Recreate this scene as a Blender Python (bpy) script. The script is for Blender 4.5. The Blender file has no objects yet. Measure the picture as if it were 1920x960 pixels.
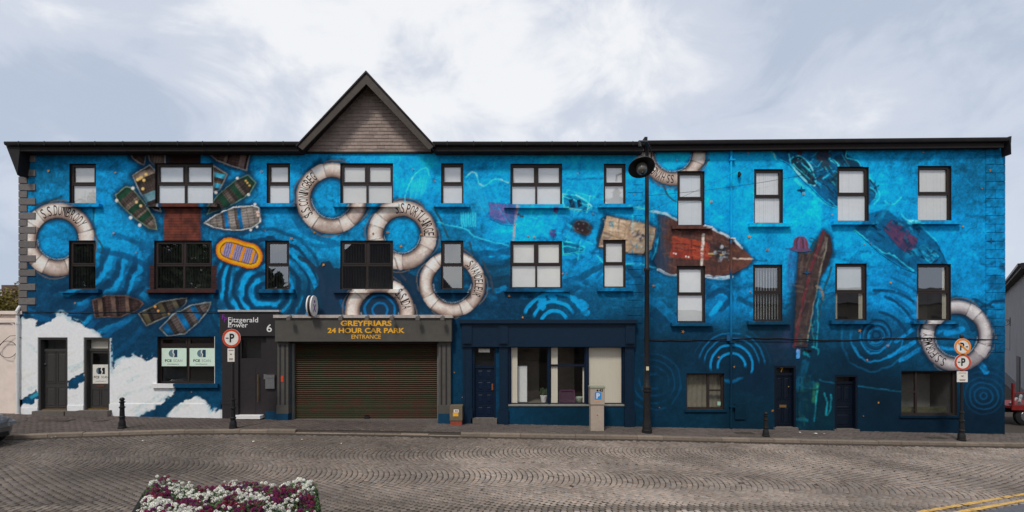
import bpy, math, random
import numpy as np
from mathutils import Vector, Matrix

# ------------------------------------------------------------------ camera, sky, sun, exposure
SC = bpy.context.scene
COL = SC.collection
D, CZ, F, HOR = 17.0, 3.2, 884.0, 624.0        # camera distance and height, focal length (px of 1920), horizon row
cam_d = bpy.data.cameras.new('camera'); cam = bpy.data.objects.new('camera', cam_d); COL.objects.link(cam)
cam.location = (0, -D, CZ); cam.rotation_euler = (math.radians(90), 0, 0)
cam_d.sensor_width = 36; cam_d.sensor_fit = 'HORIZONTAL'; cam_d.lens = 36 * F / 1920
cam_d.shift_y = (HOR - 480) / 1920; cam_d.clip_start = .1; cam_d.clip_end = 3000
SC.camera = cam

SUN_EL, SUN_AZ = 54, 203          # degrees; azimuth measured from +Y clockwise (behind the camera, a little to its left)
world = bpy.data.worlds.new('World'); SC.world = world; world.use_nodes = True
nt = world.node_tree; nt.nodes.clear(); N = nt.nodes.new; L = nt.links.new
wo = N('ShaderNodeOutputWorld'); bg = N('ShaderNodeBackground'); bg.inputs['Strength'].default_value = .1
sky = N('ShaderNodeTexSky'); sky.sky_type = 'NISHITA'; sky.sun_disc = False
sky.sun_elevation = math.radians(SUN_EL); sky.sun_rotation = math.radians(SUN_AZ)
tc = N('ShaderNodeTexCoord'); mp = N('ShaderNodeMapping'); mp.inputs['Location'].default_value = (8.728, 5.788, -3.244); mp.inputs['Scale'].default_value = (1.0, 1.0, 1.5)
L(tc.outputs['Generated'], mp.inputs['Vector'])
n1 = N('ShaderNodeTexNoise'); n1.inputs['Scale'].default_value = 1.7; n1.inputs['Detail'].default_value = 7; n1.inputs['Roughness'].default_value = .52; n1.inputs['Distortion'].default_value = .35
L(mp.outputs['Vector'], n1.inputs['Vector'])
rp = N('ShaderNodeValToRGB'); cr = rp.color_ramp; cr.interpolation = 'EASE'
cr.elements[0].position = .33; cr.elements[0].color = (.49, .56, .68, 1)
cr.elements[1].position = .66; cr.elements[1].color = (.92, .93, .95, 1)
e = cr.elements.new(.48); e.color = (.63, .68, .78, 1)
n2 = N('ShaderNodeTexNoise'); n2.inputs['Scale'].default_value = 5.5; n2.inputs['Detail'].default_value = 8; n2.inputs['Roughness'].default_value = .6; n2.inputs['Distortion'].default_value = .6; L(mp.outputs['Vector'], n2.inputs['Vector'])
mm_ = N('ShaderNodeMapRange'); mm_.inputs['From Min'].default_value = .3; mm_.inputs['From Max'].default_value = .7; mm_.inputs['To Min'].default_value = -.11; mm_.inputs['To Max'].default_value = .09; L(n2.outputs['Fac'], mm_.inputs['Value'])
ad_ = N('ShaderNodeMath'); ad_.operation = 'ADD'; L(n1.outputs['Fac'], ad_.inputs[0]); L(mm_.outputs['Result'], ad_.inputs[1]); L(ad_.outputs[0], rp.inputs['Fac'])
sc1 = N('ShaderNodeVectorMath'); sc1.operation = 'SCALE'; sc1.inputs['Scale'].default_value = 7.0
L(rp.outputs['Color'], sc1.inputs[0])
mx = N('ShaderNodeMix'); mx.data_type = 'RGBA'; mx.inputs['Factor'].default_value = .93
L(sky.outputs['Color'], mx.inputs['A']); L(sc1.outputs['Vector'], mx.inputs['B'])
L(mx.outputs['Result'], bg.inputs['Color']); L(bg.outputs['Background'], wo.inputs['Surface'])

sun_d = bpy.data.lights.new('sun', 'SUN'); sun = bpy.data.objects.new('sun', sun_d); COL.objects.link(sun)
sun_d.energy = 1.5; sun_d.angle = math.radians(10); sun_d.color = (1, .96, .9)
az, el = math.radians(SUN_AZ), math.radians(SUN_EL)
sun.rotation_euler = Vector((-math.sin(az) * math.cos(el), -math.cos(az) * math.cos(el), -math.sin(el))).to_track_quat('-Z', 'Y').to_euler()
sun.location = (0, -20, 30)
SC.view_settings.view_transform = 'Standard'; SC.view_settings.look = 'None'
SC.view_settings.gamma = 1; SC.view_settings.exposure = 0.55; SC.view_settings.use_curve_mapping = False
LW = .75        # paint colours below are noted as they look under this light; divided by it they become albedo

random.seed(7); RNG = np.random.default_rng(11)

# ------------------------------------------------------------------ helpers
def PX(px, Y=0): return (px - 960) * (D + Y) / F
def PZ(py, Y=0): return CZ - (py - HOR) * (D + Y) / F
def zg(X): return -0.0858 - 0.0205 * X                      # pavement level, the street falls to the right
ROAD_DROP = .11
def gpt(px, py, dz=0):                                      # ground point seen at a pixel
    d = F * (CZ + .0858 - dz) / ((py - HOR) - .0205 * (px - 960))
    return ((px - 960) * d / F, d - D)
def lin(c):
    c = np.asarray(c, float) / 255.0
    return np.where(c <= .04045, c / 12.92, ((c + .055) / 1.055) ** 2.4)
def alb(r, g, b): return tuple(float(min(.85, v)) for v in lin((r, g, b)) / LW)

OFF = {}
def link(o, parent=None, off=None):
    COL.objects.link(o)
    if parent is not None: o.parent = parent
    OFF[o.name] = off if off is not None else (OFF[parent.name] if parent is not None else (0, 0, 0))
    return o
def thing(name, label, cat, loc, group=None):
    o = bpy.data.objects.new(name, None); o.location = loc; o.empty_display_size = .2
    link(o, None, tuple(loc)); o['label'] = label; o['category'] = cat
    if group: o['group'] = group
    return o
def tag(o, label=None, cat=None, group=None, kind=None):
    if label: o['label'] = label
    if cat: o['category'] = cat
    if group: o['group'] = group
    if kind: o['kind'] = kind
    return o

class MB:
    def __init__(s): s.v = []; s.f = []
    def quad(s, a, b, c, d):
        n = len(s.v); s.v += [a, b, c, d]; s.f.append((n, n + 1, n + 2, n + 3)); return s
    def box(s, x0, x1, y0, y1, z0, z1):
        n = len(s.v)
        s.v += [(x0, y0, z0), (x1, y0, z0), (x1, y1, z0), (x0, y1, z0), (x0, y0, z1), (x1, y0, z1), (x1, y1, z1), (x0, y1, z1)]
        s.f += [tuple(n + i for i in q) for q in ((0, 3, 2, 1), (4, 5, 6, 7), (0, 1, 5, 4), (1, 2, 6, 5), (2, 3, 7, 6), (3, 0, 4, 7))]
        return s
    def pbox(s, x0, y0, x1, y1, Y0, Y1):                    # px rectangle, measured on the facade plane
        return s.box(PX(x0), PX(x1), Y0, Y1, PZ(y1), PZ(y0))
    def sheet(s, x0, x1, Y, z0, z1): return s.quad((x0, Y, z0), (x1, Y, z0), (x1, Y, z1), (x0, Y, z1))
    def psheet(s, x0, y0, x1, y1, Y): return s.sheet(PX(x0), PX(x1), Y, PZ(y1), PZ(y0))
    def frame(s, x0, x1, z0, z1, w, Y0, Y1):
        s.box(x0, x0 + w, Y0, Y1, z0, z1); s.box(x1 - w, x1, Y0, Y1, z0, z1)
        s.box(x0 + w, x1 - w, Y0, Y1, z0, z0 + w); s.box(x0 + w, x1 - w, Y0, Y1, z1 - w, z1); return s
    def lathe(s, prof, c, n=20, axis='z'):
        b = len(s.v)
        for r, z in prof:
            for i in range(n):
                a = 2 * math.pi * i / n; u, w = r * math.cos(a), r * math.sin(a)
                s.v.append((c[0] + u, c[1] + w, c[2] + z) if axis == 'z' else (c[0] + u, c[1] + z, c[2] + w) if axis == 'y' else (c[0] + z, c[1] + u, c[2] + w))
        for j in range(len(prof) - 1):
            for i in range(n):
                k = (i + 1) % n; s.f.append((b + j * n + i, b + j * n + k, b + (j + 1) * n + k, b + (j + 1) * n + i))
        s.f.append(tuple(b + i for i in range(n))[::-1]); s.f.append(tuple(b + (len(prof) - 1) * n + i for i in range(n)))
        return s
    def tube(s, pts, r, n=8, closed=False):
        pts = [Vector(p) for p in pts]; b = len(s.v); m = len(pts); up = Vector((.0123, .07, 1)).normalized()
        for j, p in enumerate(pts):
            a = pts[(j - 1) % m] if (j or closed) else p; c = pts[(j + 1) % m] if (j < m - 1 or closed) else p
            t = (c - a).normalized(); u = t.cross(up)
            if u.length < .05: u = t.cross(Vector((1, 0, 0)))
            u.normalize(); w = t.cross(u); rr = r[j] if isinstance(r, (list, tuple)) else r
            for i in range(n):
                q = 2 * math.pi * i / n; s.v.append(tuple(p + u * (rr * math.cos(q)) + w * (rr * math.sin(q))))
        for j in range(m if closed else m - 1):
            j2 = (j + 1) % m
            for i in range(n):
                k = (i + 1) % n; s.f.append((b + j * n + i, b + j * n + k, b + j2 * n + k, b + j2 * n + i))
        if not closed: s.f.append(tuple(b + i for i in range(n))[::-1]); s.f.append(tuple(b + (m - 1) * n + i for i in range(n)))
        return s
    def prism(s, pts, d0, d1, f):                           # polygon extruded; f(u,v,d) -> xyz
        b = len(s.v); n = len(pts)
        s.v += [f(u, v, d0) for u, v in pts] + [f(u, v, d1) for u, v in pts]
        s.f.append(tuple(range(b, b + n))); s.f.append(tuple(range(b + 2 * n - 1, b + n - 1, -1)))
        for i in range(n): k = (i + 1) % n; s.f.append((b + k, b + i, b + n + i, b + n + k))
        return s
    def xz(s, pts, Y0, Y1): return s.prism(pts, Y0, Y1, lambda u, v, d: (u, d, v))
    def build(s, name, mat, parent=None, smooth=False, kind=None, label=None):
        off = OFF[parent.name] if parent is not None else (0, 0, 0)
        me = bpy.data.meshes.new(name)
        me.from_pydata([(x - off[0], y - off[1], z - off[2]) for x, y, z in s.v], [], s.f); me.materials.append(mat)
        if smooth:
            me.polygons.foreach_set('use_smooth', [True] * len(me.polygons))
            if smooth != 'all': me.set_sharp_from_angle(angle=math.radians(40))
        o = bpy.data.objects.new(name, me); link(o, parent); tag(o, label=label, kind=kind); return o

def np_mesh(name, V, faces, mat, parent=None, color=None, kind=None, label=None):
    off = np.array(OFF[parent.name] if parent is not None else (0, 0, 0), np.float32)
    me = bpy.data.meshes.new(name); V = np.asarray(V, np.float32) - off; faces = np.asarray(faces, np.int32)
    n, k = faces.shape
    me.vertices.add(len(V)); me.vertices.foreach_set('co', V.ravel())
    me.loops.add(n * k); me.loops.foreach_set('vertex_index', faces.ravel())
    me.polygons.add(n); me.polygons.foreach_set('loop_start', np.arange(0, n * k, k, dtype=np.int32))
    if color is not None:
        ca = me.color_attributes.new('Col', 'FLOAT_COLOR', 'POINT')
        c4 = np.ones((len(V), 4), np.float32); c4[:, :3] = color; ca.data.foreach_set('color', c4.ravel())
    me.update(calc_edges=True); me.validate(); me.materials.append(mat)
    o = bpy.data.objects.new(name, me); link(o, parent); tag(o, label=label, kind=kind); return o

# ------------------------------------------------------------------ materials (all procedural)
MATS = {}
def mat(name, rgb, rough=.7, var=.12, scale=6, bump=0, bscale=120, metal=0, obj_var=0, attr=False, spec=.22, stretch=None, grime=0, coat=0):
    if name in MATS: return MATS[name]
    m = bpy.data.materials.new(name); m.use_nodes = True; t = m.node_tree; b = t.nodes['Principled BSDF']
    N = t.nodes.new; L = t.links.new
    tc = N('ShaderNodeTexCoord'); vec = tc.outputs['Object']
    if stretch:
        mp = N('ShaderNodeMapping'); mp.inputs['Scale'].default_value = stretch; L(vec, mp.inputs['Vector']); vec = mp.outputs['Vector']
    nz = N('ShaderNodeTexNoise'); nz.inputs['Scale'].default_value = scale; nz.inputs['Detail'].default_value = 8; nz.inputs['Roughness'].default_value = .65
    L(vec, nz.inputs['Vector'])
    mr = N('ShaderNodeMapRange'); mr.inputs['From Min'].default_value = .28; mr.inputs['From Max'].default_value = .72
    mr.inputs['To Min'].default_value = 1 - var; mr.inputs['To Max'].default_value = 1 + var; L(nz.outputs['Fac'], mr.inputs['Value'])
    fac = mr.outputs['Result']
    if obj_var:
        oi = N('ShaderNodeObjectInfo'); m2 = N('ShaderNodeMapRange'); m2.inputs['To Min'].default_value = 1 - obj_var; m2.inputs['To Max'].default_value = 1 + obj_var
        L(oi.outputs['Random'], m2.inputs['Value']); mu = N('ShaderNodeMath'); mu.operation = 'MULTIPLY'; L(fac, mu.inputs[0]); L(m2.outputs['Result'], mu.inputs[1]); fac = mu.outputs[0]
    vs = N('ShaderNodeVectorMath'); vs.operation = 'SCALE'; L(fac, vs.inputs['Scale'])
    if attr: a = N('ShaderNodeAttribute'); a.attribute_name = 'Col'; L(a.outputs['Color'], vs.inputs[0])
    else: vs.inputs[0].default_value = rgb[:3]
    out = vs.outputs['Vector']
    if grime:                                                # blotchy dirt with a shape of its own
        g = N('ShaderNodeTexNoise'); g.inputs['Scale'].default_value = scale * .35; g.inputs['Detail'].default_value = 10; g.inputs['Roughness'].default_value = .7
        L(tc.outputs['Object'], g.inputs['Vector'])
        gr = N('ShaderNodeMapRange'); gr.inputs['From Min'].default_value = .52; gr.inputs['From Max'].default_value = .75; gr.inputs['To Max'].default_value = grime; L(g.outputs['Fac'], gr.inputs['Value'])
        gm = N('ShaderNodeMix'); gm.data_type = 'RGBA'; L(gr.outputs['Result'], gm.inputs['Factor']); L(out, gm.inputs['A']); gm.inputs['B'].default_value = (.06, .05, .042, 1); out = gm.outputs['Result']
    L(out, b.inputs['Base Color'])
    b.inputs['Roughness'].default_value = rough; b.inputs['Metallic'].default_value = metal
    b.inputs['Specular IOR Level'].default_value = spec; b.inputs['Coat Weight'].default_value = coat
    if bump:
        bn = N('ShaderNodeTexNoise'); bn.inputs['Scale'].default_value = bscale; bn.inputs['Detail'].default_value = 5; L(vec, bn.inputs['Vector'])
        bp = N('ShaderNodeBump'); bp.inputs['Strength'].default_value = bump; bp.inputs['Distance'].default_value = .01
        L(bn.outputs['Fac'], bp.inputs['Height']); L(bp.outputs['Normal'], b.inputs['Normal'])
    MATS[name] = m; return m
def glass(name, refl=.3, tint=(.85, .88, .88), wav=.02):
    m = bpy.data.materials.new(name); m.use_nodes = True; t = m.node_tree; t.nodes.clear(); N = t.nodes.new; L = t.links.new
    o = N('ShaderNodeOutputMaterial'); mx = N('ShaderNodeMixShader'); tr = N('ShaderNodeBsdfTransparent'); gl = N('ShaderNodeBsdfGlossy')
    tr.inputs['Color'].default_value = (*tint, 1); gl.inputs['Roughness'].default_value = .015
    lw = N('ShaderNodeLayerWeight'); lw.inputs['Blend'].default_value = .5; pw = N('ShaderNodeMath'); pw.operation = 'POWER'; pw.inputs[1].default_value = 5; L(lw.outputs['Facing'], pw.inputs[0])
    ad = N('ShaderNodeMath'); ad.operation = 'ADD'; ad.use_clamp = True; ad.inputs[1].default_value = refl; L(pw.outputs[0], ad.inputs[0]); L(ad.outputs[0], mx.inputs['Fac'])
    tc = N('ShaderNodeTexCoord'); nz = N('ShaderNodeTexNoise'); nz.inputs['Scale'].default_value = 1.6; nz.inputs['Detail'].default_value = 1; L(tc.outputs['Object'], nz.inputs['Vector'])
    bp = N('ShaderNodeBump'); bp.inputs['Strength'].default_value = .25; bp.inputs['Distance'].default_value = wav; L(nz.outputs['Fac'], bp.inputs['Height']); L(bp.outputs['Normal'], gl.inputs['Normal'])
    L(tr.outputs[0], mx.inputs[1]); L(gl.outputs[0], mx.inputs[2]); L(mx.outputs[0], o.inputs['Surface']); return m

M_WALL = mat('mural_paint', None, .8, .07, 9, .5, 45, attr=True, spec=.12)
M_GLASS = glass('window_glass', .34, wav=.006); M_GLASSC = glass('clear_glass', .24, (.97, .98, .98), .006); M_SHOPGLASS = glass('shop_glass', .07, (.93, .95, .95), .006)
M_FRAME = mat('dark_brown_frame', alb(44, 37, 34), .45, .1, 12)
M_REVEAL = mat('shade_toned_reveal', alb(34, 33, 36), .8, .15, 10)  # recess shade of the window heads is put into this dark reveal colour
M_INT = mat('room_interior', (.10, .095, .085), .9, .2, 3)
M_BLIND = mat('white_blind', (.88, .87, .85), .8, .04, 5)
M_BLIND_D = mat('grey_blind', (.10, .10, .095), .8, .05, 5)
M_CREAM = mat('cream_blind', (.84, .74, .60), .85, .05, 5, stretch=(14, 1, .4))
M_EAVE = mat('dark_eave', alb(31, 28, 28), .6, .2, 5, grime=.3)
M_SOFFIT = mat('soffit_board', alb(34, 29, 27), .8, .15, 5)
M_ROOF = mat('roof_slate', alb(70, 66, 68), .8, .2, 5, bump=.4, bscale=30)
M_QUOIN = mat('quoin_granite', alb(100, 95, 92), .85, .16, 14, bump=.5, bscale=90, obj_var=.12)
M_SHINGLE = mat('gable_shingle', alb(134, 119, 110), .85, .16, 10, bump=.4, bscale=70, obj_var=.13, grime=.3)
M_SHELL = mat('side_render', alb(70, 95, 110), .85, .15, 2)
M_DOORGREY = mat('charcoal_door', alb(55, 53, 51), .5, .1, 9)
M_BLACK = mat('black_painted_wood', alb(43, 39, 40), .5, .12, 7, grime=.15)
M_CONC = mat('grey_painted_concrete', alb(74, 71, 66), .8, .14, 5, bump=.3, bscale=60, grime=.3)
M_NAVY = mat('navy_painted_wood', alb(12, 31, 48), .45, .15, 6)
M_NAVYD = mat('dark_navy_door', alb(10, 25, 44), .4, .15, 6)
M_NIGHT = mat('near_black_door', alb(9, 18, 30), .45, .15, 6)
M_STEP = mat('stone_step', alb(92, 85, 80), .9, .2, 12, bump=.4, bscale=80, grime=.4)
M_BRASS = mat('brass', (.45, .28, .10), .35, .15, 20, metal=.9)
M_STEEL = mat('brushed_steel', (.55, .55, .55), .3, .1, 8, metal=1)
M_CAST = mat('black_cast_iron', (.018, .017, .017), .4, .25, 18, bump=.2, bscale=60, grime=.25)
M_WHITE = mat('white_paint', (.78, .76, .72), .6, .06, 8)
M_RED = mat('sign_red', (.60, .07, .03), .45, .08, 9)
M_ORANGE = mat('sign_orange', (.85, .27, .03), .45, .08, 9)
M_SIGNW = mat('sign_white', (.78, .74, .66), .5, .09, 16, grime=.3)
M_INK = mat('black_ink', (.015, .015, .018), .6, .1, 9)
M_GOLD = mat('gold_lettering', (.85, .42, .03), .5, .1, 30)
M_PURPLE = mat('purple_lettering', (.22, .03, .30), .5, .1, 9)
M_BLUEP = mat('parking_blue', (.03, .26, .62), .45, .08, 9)

# ------------------------------------------------------------------ the mural, painted stroke by stroke on a canvas measured in facade pixels
CX0, CY0, CW, CH = 24, 262, 1880, 592
yy, xx = np.mgrid[0:CH, 0:CW].astype(np.float32); xx += CX0; yy += CY0
def vnoise(seed, scale, w=CW, h=CH, sx=1, sy=1):
    r = np.random.default_rng(seed); gx = np.arange(w) / (scale * sx); gy = np.arange(h) / (scale * sy)
    lat = r.random((int(gy[-1]) + 3, int(gx[-1]) + 3)).astype(np.float32)
    ix = gx.astype(int); fx = gx - ix; fx = (fx * fx * (3 - 2 * fx)).astype(np.float32); iy = gy.astype(int); fy = gy - iy; fy = (fy * fy * (3 - 2 * fy)).astype(np.float32)
    a = lat[iy][:, ix]; b = lat[iy][:, ix + 1]; c = lat[iy + 1][:, ix]; d = lat[iy + 1][:, ix + 1]
    return (a * (1 - fx) + b * fx) * (1 - fy[:, None]) + (c * (1 - fx) + d * fx) * fy[:, None]
def fbm(seed, scale, o=4, sx=1, sy=1):
    s = 0; n = 0; k = 1
    for i in range(o): s = s + k * vnoise(seed + i * 17, scale / 2 ** i, sx=sx, sy=sy); n += k; k *= .55
    return s / n - .5
NA, NB, NC, ND = fbm(1, 90), fbm(2, 26), fbm(3, 60, 5, 1.6, .7), fbm(4, 9, 3)
NE = fbm(9, 40, 4, .8, 1.3)
def ss(a, b, x): t = np.clip((x - a) / (b - a), 0, 1); return t * t * (3 - 2 * t)
pts = np.array([
 (60,320,12,108,155),(250,320,15,122,178),(200,450,18,132,188),(90,450,16,126,182),(550,320,14,132,192),(620,372,16,128,182),(600,460,20,138,195),(770,320,16,148,210),(900,310,16,142,203),
 (1000,420,20,162,224),(1100,320,20,148,208),(1090,440,22,140,205),(1180,420,18,140,200),(1250,300,18,152,212),(1400,400,10,152,212),(1340,360,10,150,212),(1500,400,12,154,216),(1480,520,16,150,210),(1700,300,8,118,170),(1660,340,12,146,205),(1820,330,8,104,152),
 (1780,450,6,134,196),(1830,560,10,128,188),(1850,430,10,120,176),(1650,560,15,130,196),(1600,460,10,146,208),(1690,560,14,128,192),(1420,560,15,124,186),(1380,560,18,118,176),(1340,550,18,112,172),(1240,540,20,98,145),(1240,590,22,82,122),
 (1100,500,20,132,192),(1180,500,20,112,168),(1080,560,22,90,136),(930,480,18,140,200),(930,520,30,76,112),(950,570,20,66,104),(750,560,28,62,92),(800,510,20,84,126),(754,440,14,132,186),(848,532,22,58,90),(712,560,22,66,100),
 (625,545,42,56,80),(600,500,26,96,140),(640,470,20,132,188),(520,480,18,118,172),(480,545,20,92,138),(450,580,20,80,122),(350,565,18,72,112),(250,520,18,104,158),(250,570,18,78,120),(130,560,18,72,112),(60,545,18,76,118),
 (120,600,15,66,106),(250,640,16,68,108),(400,650,13,66,106),(380,740,13,72,110),(460,590,20,84,126),(560,590,24,66,98),(870,640,14,62,98),(870,760,10,62,96),(1000,610,22,62,92),(1060,780,10,52,78),(1190,640,14,56,86),
 (1250,680,12,52,80),(1240,770,10,54,82),(1420,700,11,42,68),(1320,660,16,54,84),(1430,620,24,62,90),(1300,790,9,56,82),(1400,790,9,46,68),(1600,680,10,46,72),(1560,610,14,84,126),(1640,630,16,84,130),(1720,640,12,76,116),(1650,760,6,32,50),(1793,630,14,92,138),
 (1700,790,6,32,52),(1840,700,10,60,96),(1840,640,12,92,140),(1840,790,6,32,52),(1470,650,30,46,68),(1540,760,8,52,70),(1620,720,8,40,62)], np.float32)
num = np.zeros((CH, CW, 3), np.float32); den = np.zeros((CH, CW), np.float32)
wx = xx + NA * 60 + NB * 16; wy = yy + NC * 44 + NB * 14
for p in pts:
    w = 1 / (((wx - p[0]) ** 2 + ((wy - p[1]) * 1.25) ** 2) + 500) ** 1.6
    num += w[..., None] * p[2:]; den += w
A = num / den[..., None]
A *= (1 + NB * .13 + ND * .10 + NC * .22)[..., None]; A[..., 0] += (ND * 10 + 2)
def blend(c, a):
    global A
    A = A * (1 - a[..., None]) + np.asarray(c, np.float32) * a[..., None]
def win(x0, y0, x1, y1):
    return (slice(max(0, int(y0 - CY0)), min(CH, int(y1 - CY0) + 1)), slice(max(0, int(x0 - CX0)), min(CW, int(x1 - CX0) + 1)))
def blendw(s, c, a):
    A[s] = A[s] * (1 - a[..., None]) + np.asarray(c, np.float32) * a[..., None]
def segdist(X, Y, P, closed=False):
    d = np.full(X.shape, 1e9, np.float32); n = len(P)
    for i in range(n if closed else n - 1):
        ax, ay = P[i]; bx, by = P[(i + 1) % n]; L2 = (bx - ax) ** 2 + (by - ay) ** 2 + 1e-6
        t = np.clip(((X - ax) * (bx - ax) + (Y - ay) * (by - ay)) / L2, 0, 1)
        d = np.minimum(d, np.hypot(X - ax - t * (bx - ax), Y - ay - t * (by - ay)))
    return d
def inside(X, Y, P):
    r = np.zeros(X.shape, bool); n = len(P)
    for i in range(n):
        ax, ay = P[i]; bx, by = P[(i + 1) % n]
        if ay == by: continue
        r ^= ((ay > Y) != (by > Y)) & (X < (bx - ax) * (Y - ay) / (by - ay) + ax)
    return r
def bbox(P, m=14): q = np.array(P); return win(q[:, 0].min() - m, q[:, 1].min() - m, q[:, 0].max() + m, q[:, 1].max() + m)
def stroke(P, w, c, a=1, rough=1.2):
    if w < 3 and c[2] > 180: w *= .62; a *= .85
    s = bbox(P, w + 6); X, Y = xx[s], yy[s]; d = segdist(X + NB[s] * 6, Y + ND[s] * 5, P)
    blendw(s, c, a * (1 - ss(w * .5, w * .5 + rough, d)) * np.clip(.95 + ND[s] * 1.6, 0, 1))
def spline(P, n=8):
    o = []; Q = [P[0]] + list(P) + [P[-1]]
    for i in range(1, len(Q) - 2):
        p0, p1, p2, p3 = map(np.array, Q[i - 1:i + 3])
        for k in range(n):
            t = k / n; o.append(tuple(.5 * ((2 * p1) + (p2 - p0) * t + (2 * p0 - 5 * p1 + 4 * p2 - p3) * t * t + (3 * p1 - p0 - 3 * p2 + p3) * t ** 3)))
    return o + [tuple(P[-1])]

# water: big shifts, swirls, dark tongues
def ridged(seed, sc, sx, sy, wp):
    ix = np.clip(xx - CX0 + NA * wp * 2 + NE * wp, 0, CW - 1).astype(int); iy = np.clip(yy - CY0 + NC * wp * 2 + NB * wp, 0, CH - 1).astype(int); return 1 - np.abs(2 * (vnoise(seed, sc, sx=sx, sy=sy)[iy, ix] - .5)) * 2
band = np.exp(-((yy - 520) / 75) ** 2); r1, r2 = ridged(51, 46, 1.7, .6, 40), ridged(57, 30, 1.5, .55, 30)
m_ = ss(.55, .9, r1) * ss(-.12, .12, NE + NA) * (.15 + .75 * band); A = A * (1 - m_[..., None] * .42) + np.array((6, 44, 82), np.float32) * m_[..., None] * .42
m_ = ss(.6, .92, r2) * ss(-.05, .15, NB + NA * .6) * (.12 + .6 * band); A = A * (1 - m_[..., None] * .4) + np.array((36, 160, 222), np.float32) * m_[..., None] * .4 * ((yy < 610) & (yy > 280))[..., None] + A * m_[..., None] * .4 * ~((yy < 610) & (yy > 280))[..., None]
m_ = ss(.62, .95, ridged(63, 22, .8, 1.2, 24)) * (yy < 470); A *= (1 - .14 * m_ * ss(-.1, .2, NC))[..., None]
m_ = ss(.62, .95, ridged(67, 34, 1.1, .9, 34)) * (yy < 500); A *= (1 + .13 * m_ * ss(-.1, .2, NE))[..., None]
A *= (1 + vnoise(71, 2.2) * .16 - .08 + ND * .10)[..., None]
def rings(cx, cy, r0, r1, sp, c, alpha, a0=-180, a1=180, thr=.1, warp=7, ay=1, soft=.5, brk=.0):
    s = win(cx - r1 * 1.1, cy - r1 * ay * 1.1, cx + r1 * 1.1, cy + r1 * ay * 1.1); X, Y = xx[s] - cx, (yy[s] - cy) / ay
    r = np.hypot(X, Y) + NE[s] * warp * 2 + NB[s] * warp; an = np.degrees(np.arctan2(Y, X))
    mid = (a0 + a1) / 2; da = np.abs((an - mid + 180) % 360 - 180); aw = 1 - ss((a1 - a0) / 2 - 14, (a1 - a0) / 2 + 2, da + NB[s] * 40) if a1 - a0 < 360 else 1
    m = ss(thr, thr + soft, np.sin(2 * np.pi * (r - r0) / sp)) * ss(r0 - sp * .3, r0, r) * (1 - ss(r1 * .72, r1, r)) * aw
    if brk: m = m * ss(-brk, brk * .2, NA[s] * .6 + NE[s] + .12)
    blendw(s, c, m * alpha)
rings(108, 450, 84, 235, 30, (10, 62, 104), .62, 2, 100, .0, 12, soft=.7)
rings(108, 450, 96, 235, 30, (24, 150, 212), .6, -6, 82, .25, 12, soft=.6)
rings(108, 520, 70, 210, 34, (22, 104, 165), .6, 20, 165, .3, 10)
rings(500, 546, 14, 135, 19, (16, 62, 102), .8, -180, 180, .1, 10, soft=.6)
rings(500, 546, 23, 128, 19, (22, 146, 210), .85, 60, 245, .05, 10, soft=.6, brk=.16)
rings(500, 546, 23, 112, 19, (22, 136, 196), .8, -60, 80, .35, 10, soft=.6, brk=.14)
stroke(spline([(552,480),(575,505),(592,535),(600,575)]), 8, (24,140,200), .9); stroke(spline([(562,482),(588,500),(600,520),(606,545)]), 7, (44,60,84), .9)
s = win(560, 470, 790, 595); tong = inside(xx[s] + NB[s] * 26, yy[s] + ND[s] * 12, [(598,500),(612,488),(625,505),(640,503),(690,490),(745,505),(790,520),(790,595),(598,595),(590,550)])
blendw(s, (38, 56, 82), tong * .82)
for P, w, c in [([(800,480),(840,470),(900,476),(955,470)],9,(14,84,134)),([(905,452),(930,462),(957,458)],6,(14,96,150)),([(915,500),(935,497),(957,490)],13,(28,72,108)),([(870,472),(900,485),(940,492)],8,(20,96,146)),
                ([(905,520),(925,530),(955,525)],20,(30,68,100)),([(1090,520),(1110,508),(1135,495)],10,(22,84,128)),([(1180,505),(1195,520),(1204,550)],14,(18,72,112)),([(1062,528),(1080,522),(1100,530)],8,(16,92,144)),
                ([(1065,543),(1085,540)],6,(16,86,136)),([(930,545),(945,540)],8,(24,130,190)),([(640,565),(648,580),(650,592)],6,(20,100,170)),([(655,560),(660,580)],5,(20,100,170)),([(215,440),(250,452),(285,470)],7,(14,96,150)),
                ([(190,470),(240,482),(285,505)],8,(12,84,136)),([(545,395),(560,425),(590,445),(630,455)],7,(12,96,148)),([(560,450),(600,462),(640,458)],5,(12,104,156)),
                ([(1225,590),(1245,600),(1270,592)],12,(16,70,112)),([(1330,555),(1355,545),(1370,560),(1352,580)],9,(20,74,120)),([(1335,590),(1350,570)],8,(24,150,215)),([(1385,560),(1410,572)],7,(18,80,124)),([(1215,560),(1240,575),(1265,600)],14,(24,120,180)),
                ([(1140,440),(1128,470),(1148,500)],8,(20,100,160)),([(1190,440),(1120,520)],3,(16,100,160)),([(960,345),(1010,352),(1056,340)],2,(10,120,176)),([(1062,336),(1130,335)],1.6,(12,108,160)),
                ([(1215,420),(1240,520)],3,(16,110,170)),([(1330,600),(1370,585),(1410,600)],8,(20,110,170)),([(1440,560),(1410,590)],10,(24,140,205))]:
    stroke(spline(P), w, c, .75, 2.5)
rings(1040, 606, 20, 76, 17, (24, 140, 202), .95, -165, -25, .2, 4, soft=.4)
for q in [(1014,560,7),(1034,556,6),(1090,570,9),(1096,583,6),(1012,573,6),(1075,560,5)]:
    stroke([(q[0], q[1]), (q[0] + 4, q[1] + 3)], q[2] * 2, (24, 138, 200), .9)
rings(1226, 716, 10, 66, 13, (20, 92, 144), .55, -180, 180, .35, 6, soft=.6, brk=.2)
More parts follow.
